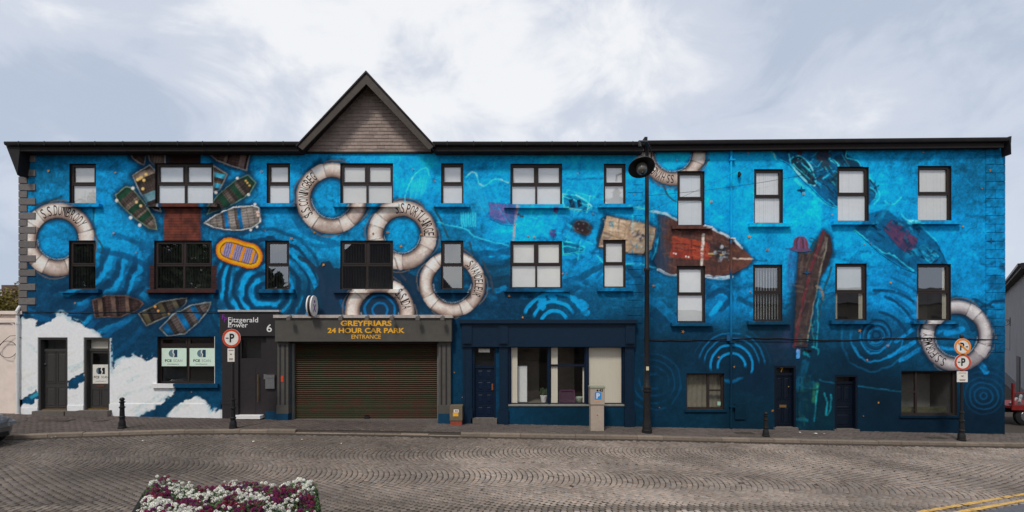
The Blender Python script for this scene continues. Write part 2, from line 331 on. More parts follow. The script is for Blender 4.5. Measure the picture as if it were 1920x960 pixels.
rings(1372, 688, 22, 34, 14, (26, 132, 196), .95, -182, 10, .3, 2, soft=.4); rings(1372, 686, 36, 52, 14, (26, 132, 196), .92, -190, 30, .3, 2, soft=.4)
rings(1372, 686, 50, 80, 10, (24, 116, 176), .8, -175, 0, .4, 3, soft=.4, brk=.12); stroke(spline([(1352,712),(1372,716),(1392,708)]), 4, (22, 110, 166), .7)
rings(1643, 630, 6, 150, 17, (14, 84, 138), .62, -165, 15, .25, 7, soft=.5, brk=.3); rings(1643, 628, 5, 38, 10, (10, 56, 94), .85, -180, 180, .2, 3)
rings(1643, 630, 10, 76, 17, (30, 132, 196), .75, 0, 200, .5, 7, soft=.5, brk=.22); rings(1643, 632, 14, 34, 9, (24, 120, 184), .7, -180, 180, .5, 3)
rings(1845, 742, 6, 42, 9, (22, 92, 146), .7, -180, 180, .3, 4, soft=.5, brk=.22); rings(1845, 742, 44, 66, 10, (20, 84, 134), .5, -120, -20, .3, 3)
for P, w in [([(1668,668),(1690,655),(1715,642)],6),([(1690,676),(1715,660),(1728,655)],6),([(1700,600),(1716,592),(1724,585)],8),([(1752,652),(1790,654),(1815,648)],5),([(1756,620),(1780,610)],12),([(1775,625),(1805,618)],9),([(1838,682),(1850,698)],9),([(1680,640),(1720,612)],5),([(1690,560),(1715,578)],4)]:
    stroke(spline(P), w, (26, 132, 200), .85, 2)
for P, w in [([(1660,556),(1690,575),(1715,605)],4),([(1650,585),(1680,600),(1700,625)],4),([(1640,545),(1680,548),(1712,565)],3),([(1790,585),(1815,600),(1825,620)],6),([(1752,600),(1775,590)],5),([(1600,590),(1588,610)],5),([(1840,575),(1870,565),(1882,566)],4),([(1825,560),(1862,578)],3),([(1570,610),(1585,600),(1600,596)],4)]:
    stroke(spline(P), w, (12, 66, 110), .8, 2)
for cx, cy, r, a in [(622,372,40,.5),(754,441,40,.5),(108,449,42,.4),(848,532,40,.7),(1793,630,44,.25)]:
    s = win(cx - r, cy - r, cx + r, cy + r); d = np.hypot(xx[s] - cx, yy[s] - cy); blendw(s, (10, 72, 118), a * ss(r * .68, r, d + ND[s] * 10) * (d < r + 2))
rings(712, 582, 10, 40, 14, (22, 120, 190), .8, -180, 180, .4, 5, brk=.15)
for i in range(90):                                         # loose dry-brush strokes over the open water
    x, y = random.uniform(60, 1840), random.uniform(292, 560); l = random.uniform(12, 40); an = random.uniform(-.5, .5)
    v = random.choice([.8, .86, 1.12, 1.18]); s = win(x - l, y - l, x + l, y + l); d = segdist(xx[s] + NB[s] * 8, yy[s] + ND[s] * 6, spline([(x - l * .5, y), (x, y + l * an * .5), (x + l * .5, y + l * an)], 4))
    m = .55 * (1 - ss(1, random.uniform(3, 7), d)); A[s] *= (1 + (v - 1) * m)[..., None]

DECALS = []                                                 # (name, label, mask window, mask)
def reg(name, label, s, m): DECALS.append((name, label, s, m))
def shadow(s, d_out, c=(12, 50, 84), a=.5, r=9): blendw(s, c, a * (1 - ss(0, r, d_out + ND[s] * 5)))
def shape(P, s=None, m=14):
    s = s or bbox(P, m); X, Y = xx[s] + ND[s] * 2.2, yy[s] + ND[s] * 2.2; return s, X, Y, inside(X, Y, P), segdist(X, Y, P, True)
def rowboat(label, P, axis, c1, c2, thw=(), rim=(150, 150, 140), seed=0, ribs=9, foam=True):
    s, X, Y, ins, d = shape(P); shadow(s, np.where(ins, 0, d), a=.62, r=11)
    (ax, ay), (bx, by) = axis; Ln = math.hypot(bx - ax, by - ay); ux, uy = (bx - ax) / Ln, (by - ay) / Ln
    t = ((X - ax) * ux + (Y - ay) * uy) / Ln; v = -(X - ax) * uy + (Y - ay) * ux
    g = np.clip(.5 + ND[s] * 1.3 + NB[s] * .7, 0, 1)[..., None]; c = np.array(c1) * g + np.array(c2) * (1 - g)
    c = c * (1 - .30 * (np.abs((v / 5.2) % 1 - .5) > .38))[..., None]
    c = c * (1 - .30 * (np.abs((t * ribs) % 1 - .5) > .44))[..., None]
    for t0, w, tcol in thw:
        m = (np.abs(t - t0) < w); sh = (np.abs(t - t0 - w * 1.7) < w * .8) & ~m
        c = np.where(m[..., None], np.array(tcol) * (.9 + ND[s] * .5)[..., None], np.where(sh[..., None], c * .62, c))
    c = c * (.72 + .28 * ss(2, 10, d))[..., None]
    c = np.where((d < 2.1)[..., None], np.array(rim) * (.85 + ND[s] * .7)[..., None], c)
    A[s] = np.where(ins[..., None], c, A[s]); reg('painted_boat', label, s, ins); return s
def dots(Q, r, c):
    for x, y in Q:
        s = win(x - r - 2, y - r - 2, x + r + 2, y + r + 2); d = np.hypot(xx[s] - x, yy[s] - y); blendw(s, c, 1 - ss(r - .8, r + .5, d)); blendw(s, np.array(c) * 1.2, .7 * (1 - ss(0, r * .6, np.hypot(xx[s] - x + .8, yy[s] - y + .8))))
def flat(name, label, P, c1, c2, a=1, rim=None, rimw=1.6, smooth=False, sh=0):
    s, X, Y, ins, d = shape(spline(P + [P[0]], 5)[:-1] if smooth else P)
    if sh: shadow(s, np.where(ins, 0, d), a=sh, r=9)
    g = np.clip(.5 + ND[s] * 1.6 + NB[s] * 1.1, 0, 1)[..., None]; c = np.array(c1) * g + np.array(c2) * (1 - g)
    m = ins * a * ss(0, 3, d) if a < 1 else ins * 1.0
    A[s] = A[s] * (1 - m[..., None]) + c * m[..., None]
    if rim is not None: blendw(s, rim, .9 * (1 - ss(rimw * .5, rimw * .5 + 1.2, d)) * np.clip(.8 + ND[s] * 3, 0, 1))
    if name: reg(name, label, s, ins)
    return s

GREY, BRN, DBR, GRN, BLU = (132, 122, 112), (92, 76, 66), (58, 46, 42), (28, 66, 48), (28, 112, 176)
# the pier seen from above, with its boats
flat('painted_pier', 'dark brown pier planks painted above the window', [(308,284),(376,284),(376,310),(308,310)], (84, 50, 42), (60, 38, 34))
flat('painted_pier', 'rust brown pier planks painted between the windows', [(308,380),(376,380),(376,454),(308,454)], (108, 56, 44), (74, 40, 34), sh=.4)
flat('painted_pier', 'dark brown pier edge painted round the lower window', [(281,498),(289,498),(289,470),(397,470),(397,498),(406,498),(406,551),(281,551)], (70, 42, 38), (50, 32, 32), sh=.4)
for s, h in ((win(308, 285, 376, 454), 1), (win(281, 498, 406, 551), 1)):
    A[s] *= (1 - .28 * (np.abs((yy[s] / 5.0) % 1 - .5) > .40))[..., None]; A[s] *= (1 - .15 * (np.abs((xx[s] / 34) % 1 - .5) > .48))[..., None]
s = win(308, 285, 376, 306); A[s] *= .62
rowboat('small dark boat bow painted under the eave', [(243,286),(276,286),(271,311),(260,306),(248,297)], ((250,286),(271,311)), BRN, DBR, rim=(150,140,135))
rowboat('grey brown boat stern painted above the window', [(276,286),(311,286),(311,316),(289,313),(280,302)], ((295,286),(290,313)), (120,106,98), BRN, rim=(160,150,142))
s = rowboat('brown boat with orange floats painted left of the window', [(247,328),(281,308),(302,330),(302,398),(289,394),(278,387),(262,362)], ((262,316),(296,400)), (84,70,62), (52,44,42), [(.14,.07,(128,112,100)),(.62,.09,(120,146,156))], (158,160,160))
dots([(262,335),(265,333),(270,338),(258,337),(274,327),(268,354)], 3.2, (214,168,100))
rowboat('green and grey rowing boat with white floats painted beside the window', [(216,365),(236,349),(248,352),(273,382),(291,410),(296,432),(278,428),(255,412),(233,392),(218,375)], ((226,357),(295,432)), (140,124,112), (98,84,76), [(.06,.09,GRN),(.42,.055,GRN),(.66,.055,GRN)], (110,130,110))
dots([(249,353),(219,376),(245,408),(262,422)], 3.4, (206,198,186)); dots([(264,386),(256,379)], 3.0, (206,170,120))
rowboat('long brown boat painted under the eave, cut off at the top', [(388,286),(407,302),(433,312),(463,321),(470,286)], ((392,290),(468,306)), (98,78,70), (64,50,46), [(.42,.03,(140,118,104)),(.82,.07,(132,108,102))], (160,150,145))
rowboat('small brown boat with blue seats painted right of the window', [(399,309),(427,326),(413,357),(399,362)], ((412,316),(402,358)), (98,80,70), (70,56,50), [(.3,.1,(116,166,200)),(.75,.1,(110,160,196))], (150,146,140))
rowboat('green and brown rowing boat painted pointing at the pier', [(465,326),(481,343),(470,363),(450,377),(422,393),(387,403),(397,380),(410,362),(440,338)], ((473,335),(390,400)), (104,92,84), (74,64,58), [(.06,.08,GRN),(.36,.05,GRN),(.64,.06,GRN)], (96,128,116))
dots([(445,334),(466,365),(405,361)], 3, (200,192,180)); dots([(461,339),(464,343),(468,348)], 2.2, (206,150,80))
rowboat('grey rowing boat with blue seats painted under the green one', [(381,418),(408,400),(438,388),(473,385),(486,388),(490,417),(473,428),(450,433),(425,432),(400,427)], ((488,402),(383,418)), (150,140,132), (112,104,98), [(.36,.035,BLU),(.60,.035,BLU)], (196,198,196))
dots([(478,383),(482,425),(470,431)], 2.6, (214,210,204)); dots([(483,398),(484,404)], 3, (214,176,160))
rowboat('dark brown rowing boat painted above the white foam', [(173,563),(201,553),(233,553),(261,561),(271,570),(256,584),(227,595),(178,596)], ((172,579),(271,570)), (78,58,54), (50,38,38), [(.17,.04,(110,88,74)),(.42,.04,(98,78,70)),(.68,.035,(104,84,72))], (96,74,66))
rowboat('dark olive rowing boat painted below the pier', [(259,588),(300,565),(351,557),(350,569),(332,587),(274,612)], ((265,600),(352,560)), (70,60,54), (46,40,40), [(.12,.05,(92,84,62)),(.46,.045,(88,80,58)),(.74,.04,(86,80,62))], (120,122,116))
dots([(291,575),(297,583),(317,588)], 2.6, (196,138,70))
rowboat('grey rowing boat with bright blue seats painted over the ground floor window', [(298,615),(326,588),(360,571),(397,565),(391,584),(373,605),(347,627),(313,631)], ((304,622),(396,566)), (108,98,92), (74,66,64), [(.10,.06,BLU),(.42,.05,BLU),(.68,.045,BLU)], (130,142,144))
# the inflatable raft
P = spline([(405,464),(412,453),(424,446),(440,447),(462,454),(481,460),(491,474),(491,489),(484,500),(469,504),(452,500),(431,494),(413,486),(406,476),(405,464)], 4)
s, X, Y, ins, d = shape(P); shadow(s, np.where(ins, 0, d), (6, 52, 90), .8, 9)
dm = d; g = ss(0, 7, d) * (1 - ss(8, 13, d)); c = np.array((200, 104, 8)) * (1 - g[..., None]) + np.array((244, 160, 28)) * g[..., None]; c = c * (1 + ND[s] * .3)[..., None]
t = ((X - 408) * .96 + (Y - 462) * .28); innr = d > 9; slats = (np.abs((t / 4.0) % 1 - .5) > .30)
pur = np.where(slats[..., None], np.array((86, 80, 110)), np.array((142, 132, 166))); tub = np.abs(((t - 10) / 19.5) % 1 - .5) > .36
c = np.where((innr & ~tub)[..., None], pur, np.where((innr & tub)[..., None], np.array((226, 134, 18)) * (1 + ND[s] * .3)[..., None], c)); c = np.where((np.abs(d - 8.6) < 1.1)[..., None], np.array((120, 62, 14)), c)
A[s] = np.where(ins[..., None], c, A[s]); reg('painted_raft', 'orange inflatable raft with purple floor painted on the wall', s, ins)
# lifebuoys
BUOYS = [(108,449,69,40,'S.S.DUNBRODY',-33,62,'lifebuoy with rope painted by the grey corner stones',[-48,85,150,215]),
         (622,372,67,40,'S.S.CONINGBEG',-130,-36,'lifebuoy painted against the upper double window under the gable',[-25,70,150,225]),
         (754,441,65,36,'S.S.PORTLAIRGE',-16,92,'lifebuoy painted between the two rows, right of the double window',[-60,105,190,250]),
         (712,585,65,38,'S.S.IDA',40,84,'lifebuoy half hidden by the car park sign, painted on the wall',[-40,35,140,220]),
         (848,532,62,38,'S.S.VANDELEUR',27,119,'lifebuoy painted round a narrow window above the blue shopfront',[-45,150,232,60]),
         (1262,287,61,37,'SS HYNES',178,240,'lifebuoy cut off by the eave, painted beside the street lamp',[100,155,250,20]),
         (1793,630,67,42,'S.S.FORMBY',203,276,'grey lifebuoy painted by the corner at the far end of the wall',[35,118,-55,-88])]
for cx, cy, R, r, txt, t0, t1, lab, bands in BUOYS:
    grey = cx > 1700; s = win(cx - R - 18, cy - R - 18, cx + R + 18, cy + R + 18); X, Y = xx[s] - cx, yy[s] - cy
    rr = np.hypot(X, Y) + ND[s] * 1.6; th = np.degrees(np.arctan2(X, -Y)); w = (rr - r) / (R - r); ins = (rr > r) & (rr < R)
    blendw(s, (12, 52, 86), .62 * (1 - ss(0, 12, np.where(rr > R, rr - R, np.where(rr < r, (r - rr) * 1.3, 0)) + ND[s] * 8 + NB[s] * 8)) * (~ins))
    prof = np.clip(1 - np.abs(w - .56 + .20 * Y / R) ** 1.8 * 3.1, 0, 1); low = ss(-.3, 1, (X * .3 + Y) / R)
    k1, k2, k3 = ((198, 192, 190), (118, 110, 112), (60, 58, 66)) if grey else ((220, 208, 198), (146, 126, 114), (78, 60, 54))
    c = np.array(k1) * prof[..., None] + np.array(k2) * (1 - prof[..., None]); f = np.clip(low * .42 + (1 - prof) * .35 + NB[s] * .9 + ND[s] * .8, 0, .9)[..., None]; c = c * (1 - f) + np.array(k2) * f
    edge = np.clip(1 - np.minimum(w, 1 - w) * 5, 0, 1)[..., None]; c = c * (1 - edge * .72) + np.array(k3) * edge * .72
    for b in bands:
        da = np.abs((th - b + 180) % 360 - 180); bm = (da < 11) ; ln = (np.abs(da - 11) < 1.1)
        c = np.where(bm[..., None], c * .55 + np.array(k1) * .48, c); c = np.where(ln[..., None], c * (.72 + ND[s] * .8)[..., None], c)
    A[s] = np.where(ins[..., None], c, A[s])
    blendw(s, (110, 92, 78), .75 * (np.abs(rr - R - 2 - 3.5 * np.sin(np.radians(th * 4 + 40))) < 1.0) * (np.sin(np.radians(th * 4 + 40)) > -.2))
    blendw(s, (40, 34, 36), .6 * (np.abs(rr - r + 1.2 + np.sin(th * .9) * .6) < .9)); blendw(s, (200, 196, 190), .6 * (np.abs(rr - r + 2.6 + np.sin(th * .9) * .6) < .7) * (Y > 0))
    reg('painted_lifebuoy', lab, s, ins)
for P in [[(68,384),(90,378),(116,368)],[(176,390),(176,410),(180,440),(192,462),(190,475)],[(740,484),(745,505),(760,525)],[(905,490),(918,520),(926,548)],[(880,455),(888,475)],[(815,390),(830,420),(840,445)],[(1245,350),(1252,368),(1268,378)],[(1310,320),(1330,300)],[(1560,500),(1545,545),(1535,600)]]:
    stroke(spline(P), 2.2, (70, 62, 64), .7)
# wreck things and chalky outlines in the middle
PALE = (150, 214, 232)
flat('painted_flag', 'faded purple flag on a thin pole painted between the rows', [(915,378),(958,381),(970,388),(965,423),(942,421),(917,410)], (110, 88, 146), (84, 96, 160), .88)
stroke([(969,386),(962,451)], 3, (168, 160, 164)); stroke([(914,405),(940,419)], 5, (70, 110, 175), .6)
for k in range(14): stroke(spline([(872 + k * 3, 338 + k * .6), (868 + k * 3.2, 365), (880 + k * 3.0, 398)]), 1.2, (96, 162, 206), .55)
for k in range(12): stroke([(772 + k * 2.6, 330 + (k % 3) * 3), (770 + k * 2.4, 372 - (k % 4) * 4)], 1.6, (120, 196, 226), .5)
stroke(spline([(757,385),(765,350),(780,325),(800,315),(805,330)]), 1.8, PALE, .75)
for k in range(7): stroke([(864 + k * 4.3, 399), (868 + k * 4, 424)], 2.6, (140, 208, 226), .75)
for k in range(4): stroke([(864, 402 + k * 6), (893, 404 + k * 6)], 1.2, (60, 150, 200), .6)
stroke(spline([(873,331),(884,323),(893,328),(898,344),(908,348),(918,340),(928,335),(942,338),(953,343)]), 2.6, (164, 222, 236), .85)
stroke(spline([(820,416),(850,424),(872,430),(890,444),(920,452),(953,460)]), 1.8, (140, 206, 230), .7); stroke(spline([(1062,355),(1085,362),(1120,372),(1132,373)]), 1.8, (120, 200, 226), .6)
flat('painted_outline_boat', 'small turquoise outlined boat painted right of the double window', [(1055,364),(1080,366),(1098,376),(1110,387),(1098,396),(1056,390)], (20, 126, 166), (18, 92, 140), .8, (130, 214, 222))
stroke([(1056,368),(1108,386)], 1.6, (150, 220, 226), .8); stroke([(1106,368),(1100,398)], 1.6, (150, 220, 226), .8); flat(None, None, [(1066,374),(1074,372),(1078,388),(1070,390)], (24,52,84), (30,66,100)); flat(None, None, [(1081,376),(1088,374),(1092,386),(1084,390)], (24,52,84), (30,66,100))
flat('painted_outline_boat', 'turquoise outlined dinghy painted beside the lower double window', [(1054,452),(1080,456),(1096,464),(1094,472),(1056,478)], (18, 110, 150), (14, 84, 130), .8, (96, 200, 206))
stroke([(1090,450),(1084,486)], 1.8, (130, 214, 222), .8); stroke([(1054,462),(1092,466)], 1.4, (110, 204, 214), .8)
blendw(win(1060, 395, 1112, 415), (190, 228, 240), .65 * np.clip(NC[win(1060, 395, 1112, 415)] * 5 + .1, 0, 1) * ss(12, 4, np.abs(yy[win(1060, 395, 1112, 415)] - 405)))
flat('painted_hatch', 'dark brown oval hatch painted between the windows', spline([(1075,420),(1083,414),(1100,416),(1108,426),(1105,438),(1096,440),(1080,434),(1075,426),(1075,420)], 4), (44, 34, 36), (58, 44, 42), 1, (90, 84, 90), sh=.6)
dots([(1085,420),(1094,420),(1083,429),(1092,432)], 1.8, (92, 84, 90))
flat('painted_barrel', 'purple barrel painted above the lower double window', [(1030,430),(1043,428),(1044,441),(1038,449),(1028,440)], (98, 66, 132), (60, 60, 120), .95); flat(None, None, [(1038,388),(1050,388),(1046,404),(1036,398)], (96,50,100), (60,60,120), .9)
dots([(972,402),(976,405),(980,406)], 2.2, (60, 60, 70))
# tan boat, red trawler
flat(None, None, [(1125,408),(1138,402),(1132,440),(1122,464),(1116,450)], (70, 58, 62), (30, 84, 126), .8)
s = flat('painted_tan_boat', 'sand coloured wooden deck boat painted by the corner quoins', [(1137,404),(1162,410),(1213,420),(1230,428),(1228,446),(1220,468),(1207,477),(1173,473),(1150,470),(1122,463),(1130,433)], (204, 182, 156), (166, 140, 112), rim=(96, 74, 62), sh=.6)
for P in [[(1130,434),(1175,452)],[(1162,411),(1158,440)],[(1170,420),(1215,446)],[(1188,414),(1176,430),(1200,440)],[(1180,470),(1215,440)],[(1165,436),(1222,452)],[(1195,450),(1190,474)]]: stroke(P, 1.6, (112, 92, 80), .75)
for k in range(9): stroke([(1138 + k, 408 + k * 6.6), (1226 - k, 424 + k * 6)], 1, (150, 124, 100), .45)
flat(None, None, [(1142,414),(1151,415),(1150,426),(1141,424)], (110, 140, 154), (88, 112, 130)); dots([(1196,441),(1200,446),(1206,443)], 3, (60, 60, 70)); dots([(1202,461)], 3, (228, 220, 210)); flat(None, None, [(1131,434),(1150,440),(1136,462),(1122,462)], (124, 104, 92), (96, 84, 76), .8)
stroke(spline([(1176,386),(1205,392),(1234,402),(1238,425),(1232,460),(1224,486)]), 2, (150, 214, 232), .8); stroke(spline([(1118,478),(1135,496),(1155,498),(1200,496),(1232,503)]), 2, (150, 210, 230), .7)
P = [(1233,401),(1268,411),(1317,421),(1333,429),(1367,445),(1392,465),(1413,487),(1400,500),(1372,514),(1345,518),(1283,517),(1253,515),(1234,505),(1226,490),(1236,460),(1238,425)]
s = flat('painted_trawler', 'brown trawler with red hatch covers painted pointing along the wall', P, (98, 62, 52), (66, 46, 44), sh=.55)
ins = inside(xx[s], yy[s], P); blendw(s, (44, 68, 96), ins * .78 * (1 - ss(1240, 1268, xx[s] + NB[s] * 40)))
for k in range(20): stroke([(1236 + k * 7, 404 + k * 2.0), (1236 + k * 8.2, 512 - max(0, k - 12) * 3)], 1, (52, 38, 38), .35)
flat(None, None, [(1260,443),(1300,449),(1330,456),(1329,487),(1300,487),(1257,481)], (164, 68, 46), (120, 52, 42)); flat(None, None, [(1258,466),(1329,474),(1329,487),(1257,481)], (146, 52, 42), (118, 46, 40), .8)
for P in [[(1258,464),(1330,473)],[(1297,450),(1297,486)],[(1260,456),(1328,464)]]: stroke(P, 1.6, (70, 36, 36), .8)
stroke([(1320,440),(1314,496)], 4, (206, 196, 186)); stroke([(1329,475),(1352,478)], 2, (200, 170, 110))
dots([(1341,474),(1357,474),(1353,463),(1352,483)], 4, (150, 156, 160)); dots([(1348,470),(1346,480),(1362,480),(1358,468)], 4, (38, 40, 46)); stroke([(1375,484),(1412,487)], 2, (196, 176, 160))
dots([(1263,475),(1267,476),(1286,481),(1291,482)], 1.8, (220, 210, 200))
stroke(spline([(1222,396),(1250,402),(1268,412)]), 3.4, (172, 196, 206), .9); stroke(spline([(1317,422),(1345,433),(1372,448),(1392,464)]), 4, (196, 206, 212), .9); stroke(spline([(1234,506),(1256,515),(1270,516)]), 3, (180, 192, 200), .9); stroke(spline([(1322,518),(1350,521),(1371,519)]), 5, (196, 206, 212), .85)
stroke([(1412,488),(1438,489)], 2, (20, 88, 140), .7)
# ship's bow standing upright, bell, diver below
for k in range(16): stroke([(1476 + (k % 4) * 3, 478 + k * 4), (1496, 482 + k * 4)], 3, (70, 92, 160), .4)
stroke(spline([(1486,472),(1481,505),(1477,540)]), 8, (84, 104, 160), .6, 4); stroke(spline([(1494,540),(1488,600),(1478,640)]), 16, (52, 56, 86), .55, 9)
flat('painted_ship_bow', 'dark upright ship bow with a red stripe painted between the windows', [(1498,474),(1521,475),(1530,455),(1543,432),(1556,441),(1561,472),(1550,500),(1536,524),(1530,545),(1522,590),(1514,650),(1488,650),(1490,600),(1492,540)], (72, 58, 54), (50, 42, 44), sh=.6)
flat(None, None, [(1549,440),(1556,442),(1561,472),(1550,500),(1538,520),(1548,470)], (40, 34, 38), (54, 44, 46)); stroke([(1552,446),(1530,545),(1514,640)], 1.6, (150, 150, 130), .7); stroke([(1543,434),(1516,520),(1500,585),(1490,650)], 4, (110, 40, 52), .8); flat(None, None, [(1545,440),(1553,446),(1546,470),(1538,478)], (112, 106, 104), (80, 70, 68), .8)
flat('painted_bell', 'red and violet bell painted beside the ship bow', spline([(1480,468),(1488,460),(1490,448),(1499,443),(1510,446),(1515,456),(1516,465),(1520,470),(1500,473),(1480,468)], 4), (108, 48, 58), (84, 80, 120)); stroke([(1474,467),(1519,470)], 2, (70, 76, 120), .6)
stroke(spline([(1530,536),(1540,545),(1544,560)]), 4, (140, 120, 96), .8)
stroke(spline([(1520,600),(1526,640),(1524,650)]), 2, (60, 120, 130), .8); stroke(spline([(1534,560),(1533,620),(1530,650)]), 1.4, (70, 150, 170), .7)
flat('painted_light_patch', 'pale lilac patch painted above the door', [(1493,655),(1500,655),(1499,672),(1492,672)], (120, 150, 200), (96, 124, 190))
flat('painted_diver', 'ghostly teal figure painted between the two dark doors', [(1506,676),(1515,677),(1522,688),(1518,698),(1510,707),(1530,714),(1534,720),(1530,745),(1527,785),(1527,806),(1494,806),(1496,760),(1494,735),(1496,712)], (14, 66, 92), (10, 52, 76), .7)
stroke(spline([(1511,680),(1508,695),(1500,712),(1498,726)]), 10, (28, 98, 140), .7, 3); stroke([(1500,722),(1524,722)], 11, (26, 92, 124), .7, 3); stroke([(1530,722),(1526,750)], 8, (62, 120, 84), .7, 3); stroke([(1494,785),(1512,788)], 5, (28, 112, 138), .7)
for P in [[(1510,662),(1518,668)],[(1522,650),(1533,655),(1533,664)],[(1546,738),(1550,755),(1548,778)],[(1558,740),(1556,765),(1550,778)],[(1532,725),(1526,790)]]: stroke(spline(P), 2, (60, 160, 180), .65)
flat(None, None, [(1548,780),(1565,780),(1565,800),(1546,800)], (10, 60, 78), (8, 50, 68), .6); stroke(spline([(1538,713),(1565,718),(1610,724),(1640,728),(1690,734)]), 1.4, (46, 120, 160), .7)
dots([(1510,662)], 5, (24, 110, 130)); 
# sunken outline boats at the right
flat('painted_wreck', 'dark blue sunken boat with turquoise outlines painted under the eave', spline([(1441,274),(1456,296),(1480,310),(1500,334),(1524,356),(1548,380),(1572,390),(1600,400),(1632,384),(1646,352),(1626,330),(1616,308),(1594,298),(1588,286),(1592,274),(1441,274)], 4), (16, 92, 146), (20, 74, 122), .78)
flat(None, None, spline([(1480,300),(1497,292),(1520,312),(1530,345),(1518,346),(1500,330),(1484,312),(1480,300)], 4), (22, 54, 82), (34, 60, 76), .85, (140, 206, 214)); stroke([(1486,308),(1520,338)], 1.6, (120, 196, 206), .8); stroke([(1496,298),(1526,330),(1531,346)], 1.8, (130, 206, 216), .85); stroke([(1479,288),(1481,306),(1512,342)], 1.6, (150, 216, 226), .85)
flat(None, None, spline([(1528,284),(1542,278),(1554,284),(1556,298),(1545,304),(1531,300),(1528,284)], 4), (44, 44, 60), (58, 50, 56), .95, (60, 90, 110)); flat(None, None, [(1532,302),(1556,300),(1560,318),(1545,322)], (54, 70, 86), (44, 52, 66), .85); flat(None, None, [(1496,280),(1506,280),(1502,292),(1494,290)], (70, 44, 56), (50, 44, 66)); flat(None, None, [(1552,338),(1572,312),(1574,350),(1562,350)], (62, 92, 100), (50, 74, 92), .85)
flat(None, None, [(1562,292),(1586,286),(1612,306),(1612,314),(1568,314)], (24, 62, 96), (34, 66, 92), .8); stroke(spline([(1578,280),(1588,280),(1586,296),(1606,300),(1614,312)]), 1.8, (110, 200, 220), .85); stroke([(1555,298),(1572,310)], 5, (130, 214, 232), .8); stroke(spline([(1440,276),(1450,288),(1456,299)]), 1.8, (170, 224, 236), .8); stroke(spline([(1494,342),(1510,350),(1522,362),(1548,382),(1572,390)]), 1.6, (100, 180, 214), .7); stroke(spline([(1628,334),(1642,346),(1650,368),(1640,384)]), 1.6, (130, 206, 226), .8); stroke(spline([(1632,352),(1643,362),(1640,374)]), 1.4, (120, 206, 220), .7); stroke([(1492,336),(1506,352)], 5, (120, 206, 230), .6)
flat('painted_wreck', 'dim blue sunken boat with a wine red cabin painted near the far corner', [(1600,430),(1625,400),(1660,390),(1690,412),(1720,420),(1755,452),(1780,505),(1722,514),(1690,502),(1650,476)], (12, 100, 152), (14, 82, 130), .8)
flat(None, None, [(1670,410),(1690,420),(1700,434),(1722,447),(1716,466),(1702,477),(1682,464),(1654,430)], (92, 54, 84), (58, 50, 84), .95); flat(None, None, [(1654,430),(1668,412),(1698,440),(1684,462)], (104, 60, 86), (76, 54, 84), .8); flat(None, None, [(1690,448),(1704,446),(1712,462),(1700,472)], (26, 56, 84), (40, 48, 80), .8)
stroke(spline([(1601,432),(1640,462),(1652,473),(1668,476),(1690,492),(1712,508)]), 2.2, (110, 200, 222), .85); stroke(spline([(1690,402),(1698,412),(1712,416),(1732,428),(1756,452)]), 2.2, (96, 190, 216), .85); blendw(win(1692, 408, 1722, 424), (150, 216, 228), .7 * ss(14, 4, np.hypot(xx[win(1692, 408, 1722, 424)] - 1708, (yy[win(1692, 408, 1722, 424)] - 416) * 2))); stroke(spline([(1660,376),(1670,384),(1682,378),(1691,370)]), 2.2, (140, 212, 226), .8); stroke([(1625,437),(1663,392),(1668,384)], 6, (30, 128, 172), .7, 4); stroke([(1755,455),(1778,500)], 2, (10, 72, 118), .8); stroke([(1700,480),(1735,462)], 7, (30, 124, 162), .6, 4)
for P in [[(1728,470),(1748,490)],[(1738,478),(1750,486)],[(1745,474),(1754,480)],[(1730,482),(1744,492)]]: stroke(P, 3, (70, 160, 196), .7)
def debris(P, axis, n, cols, seed, l0=5, l1=16, w1=3.2, al=.75):
    r = random.Random(seed); q = np.array(P); k = 0
    while k < n:
        x, y = r.uniform(q[:, 0].min(), q[:, 0].max()), r.uniform(q[:, 1].min(), q[:, 1].max())
        if not inside(np.array([x]), np.array([y]), P)[0]: continue
        a = math.radians(axis + r.choice([0, 0, 0, 90]) + r.uniform(-16, 16)); l = r.uniform(l0, l1); stroke([(x - l / 2 * math.cos(a), y - l / 2 * math.sin(a)), (x + l / 2 * math.cos(a), y + l / 2 * math.sin(a))], r.uniform(1, w1), r.choice(cols), al * r.uniform(.4, 1)); k += 1
WC = [(14, 44, 78), (20, 56, 92), (46, 52, 70), (30, 104, 150), (86, 176, 206), (60, 74, 84), (12, 74, 120)]
debris([(1470,280),(1585,280),(1600,310),(1570,345),(1530,350),(1488,312)], 45, 95, WC + [(58, 44, 48), (96, 190, 212)], 1); debris([(1525,345),(1570,330),(1572,388),(1548,380)], 45, 26, WC, 2); debris([(1630,330),(1646,352),(1634,380)], 50, 14, WC, 3)
debris([(1600,430),(1660,392),(1720,420),(1755,452),(1778,500),(1722,512),(1650,474)], 40, 70, [(10, 72, 118), (14, 92, 142), (18, 110, 164), (44, 140, 180), (8, 60, 100)], 4); debris([(1660,415),(1690,422),(1718,450),(1700,474),(1660,435)], 40, 26, [(70, 38, 66), (118, 66, 88), (44, 44, 76), (96, 52, 78)], 5, 4, 10, 2.4); debris([(1722,470),(1752,466),(1764,492),(1730,494)], 40, 20, [(90, 176, 208), (20, 60, 104), (60, 140, 186), (12, 50, 92)], 6, 4, 9, 3)
debris([(1240,410),(1330,432),(1392,470),(1370,508),(1250,508)], 12, 70, [(58, 38, 36), (116, 76, 62), (84, 52, 46), (44, 34, 36), (130, 90, 74)], 7, 5, 22, 1.8, .6); debris([(1335,455),(1372,462),(1372,490),(1338,490)], 10, 34, [(28, 30, 36), (150, 158, 164), (70, 78, 86), (196, 200, 202), (44, 44, 50)], 8, 3, 9, 2.6); debris([(1262,446),(1328,456),(1328,484),(1260,478)], 8, 40, [(176, 84, 58), (132, 54, 42), (104, 42, 38), (150, 64, 46)], 9, 4, 16, 2)
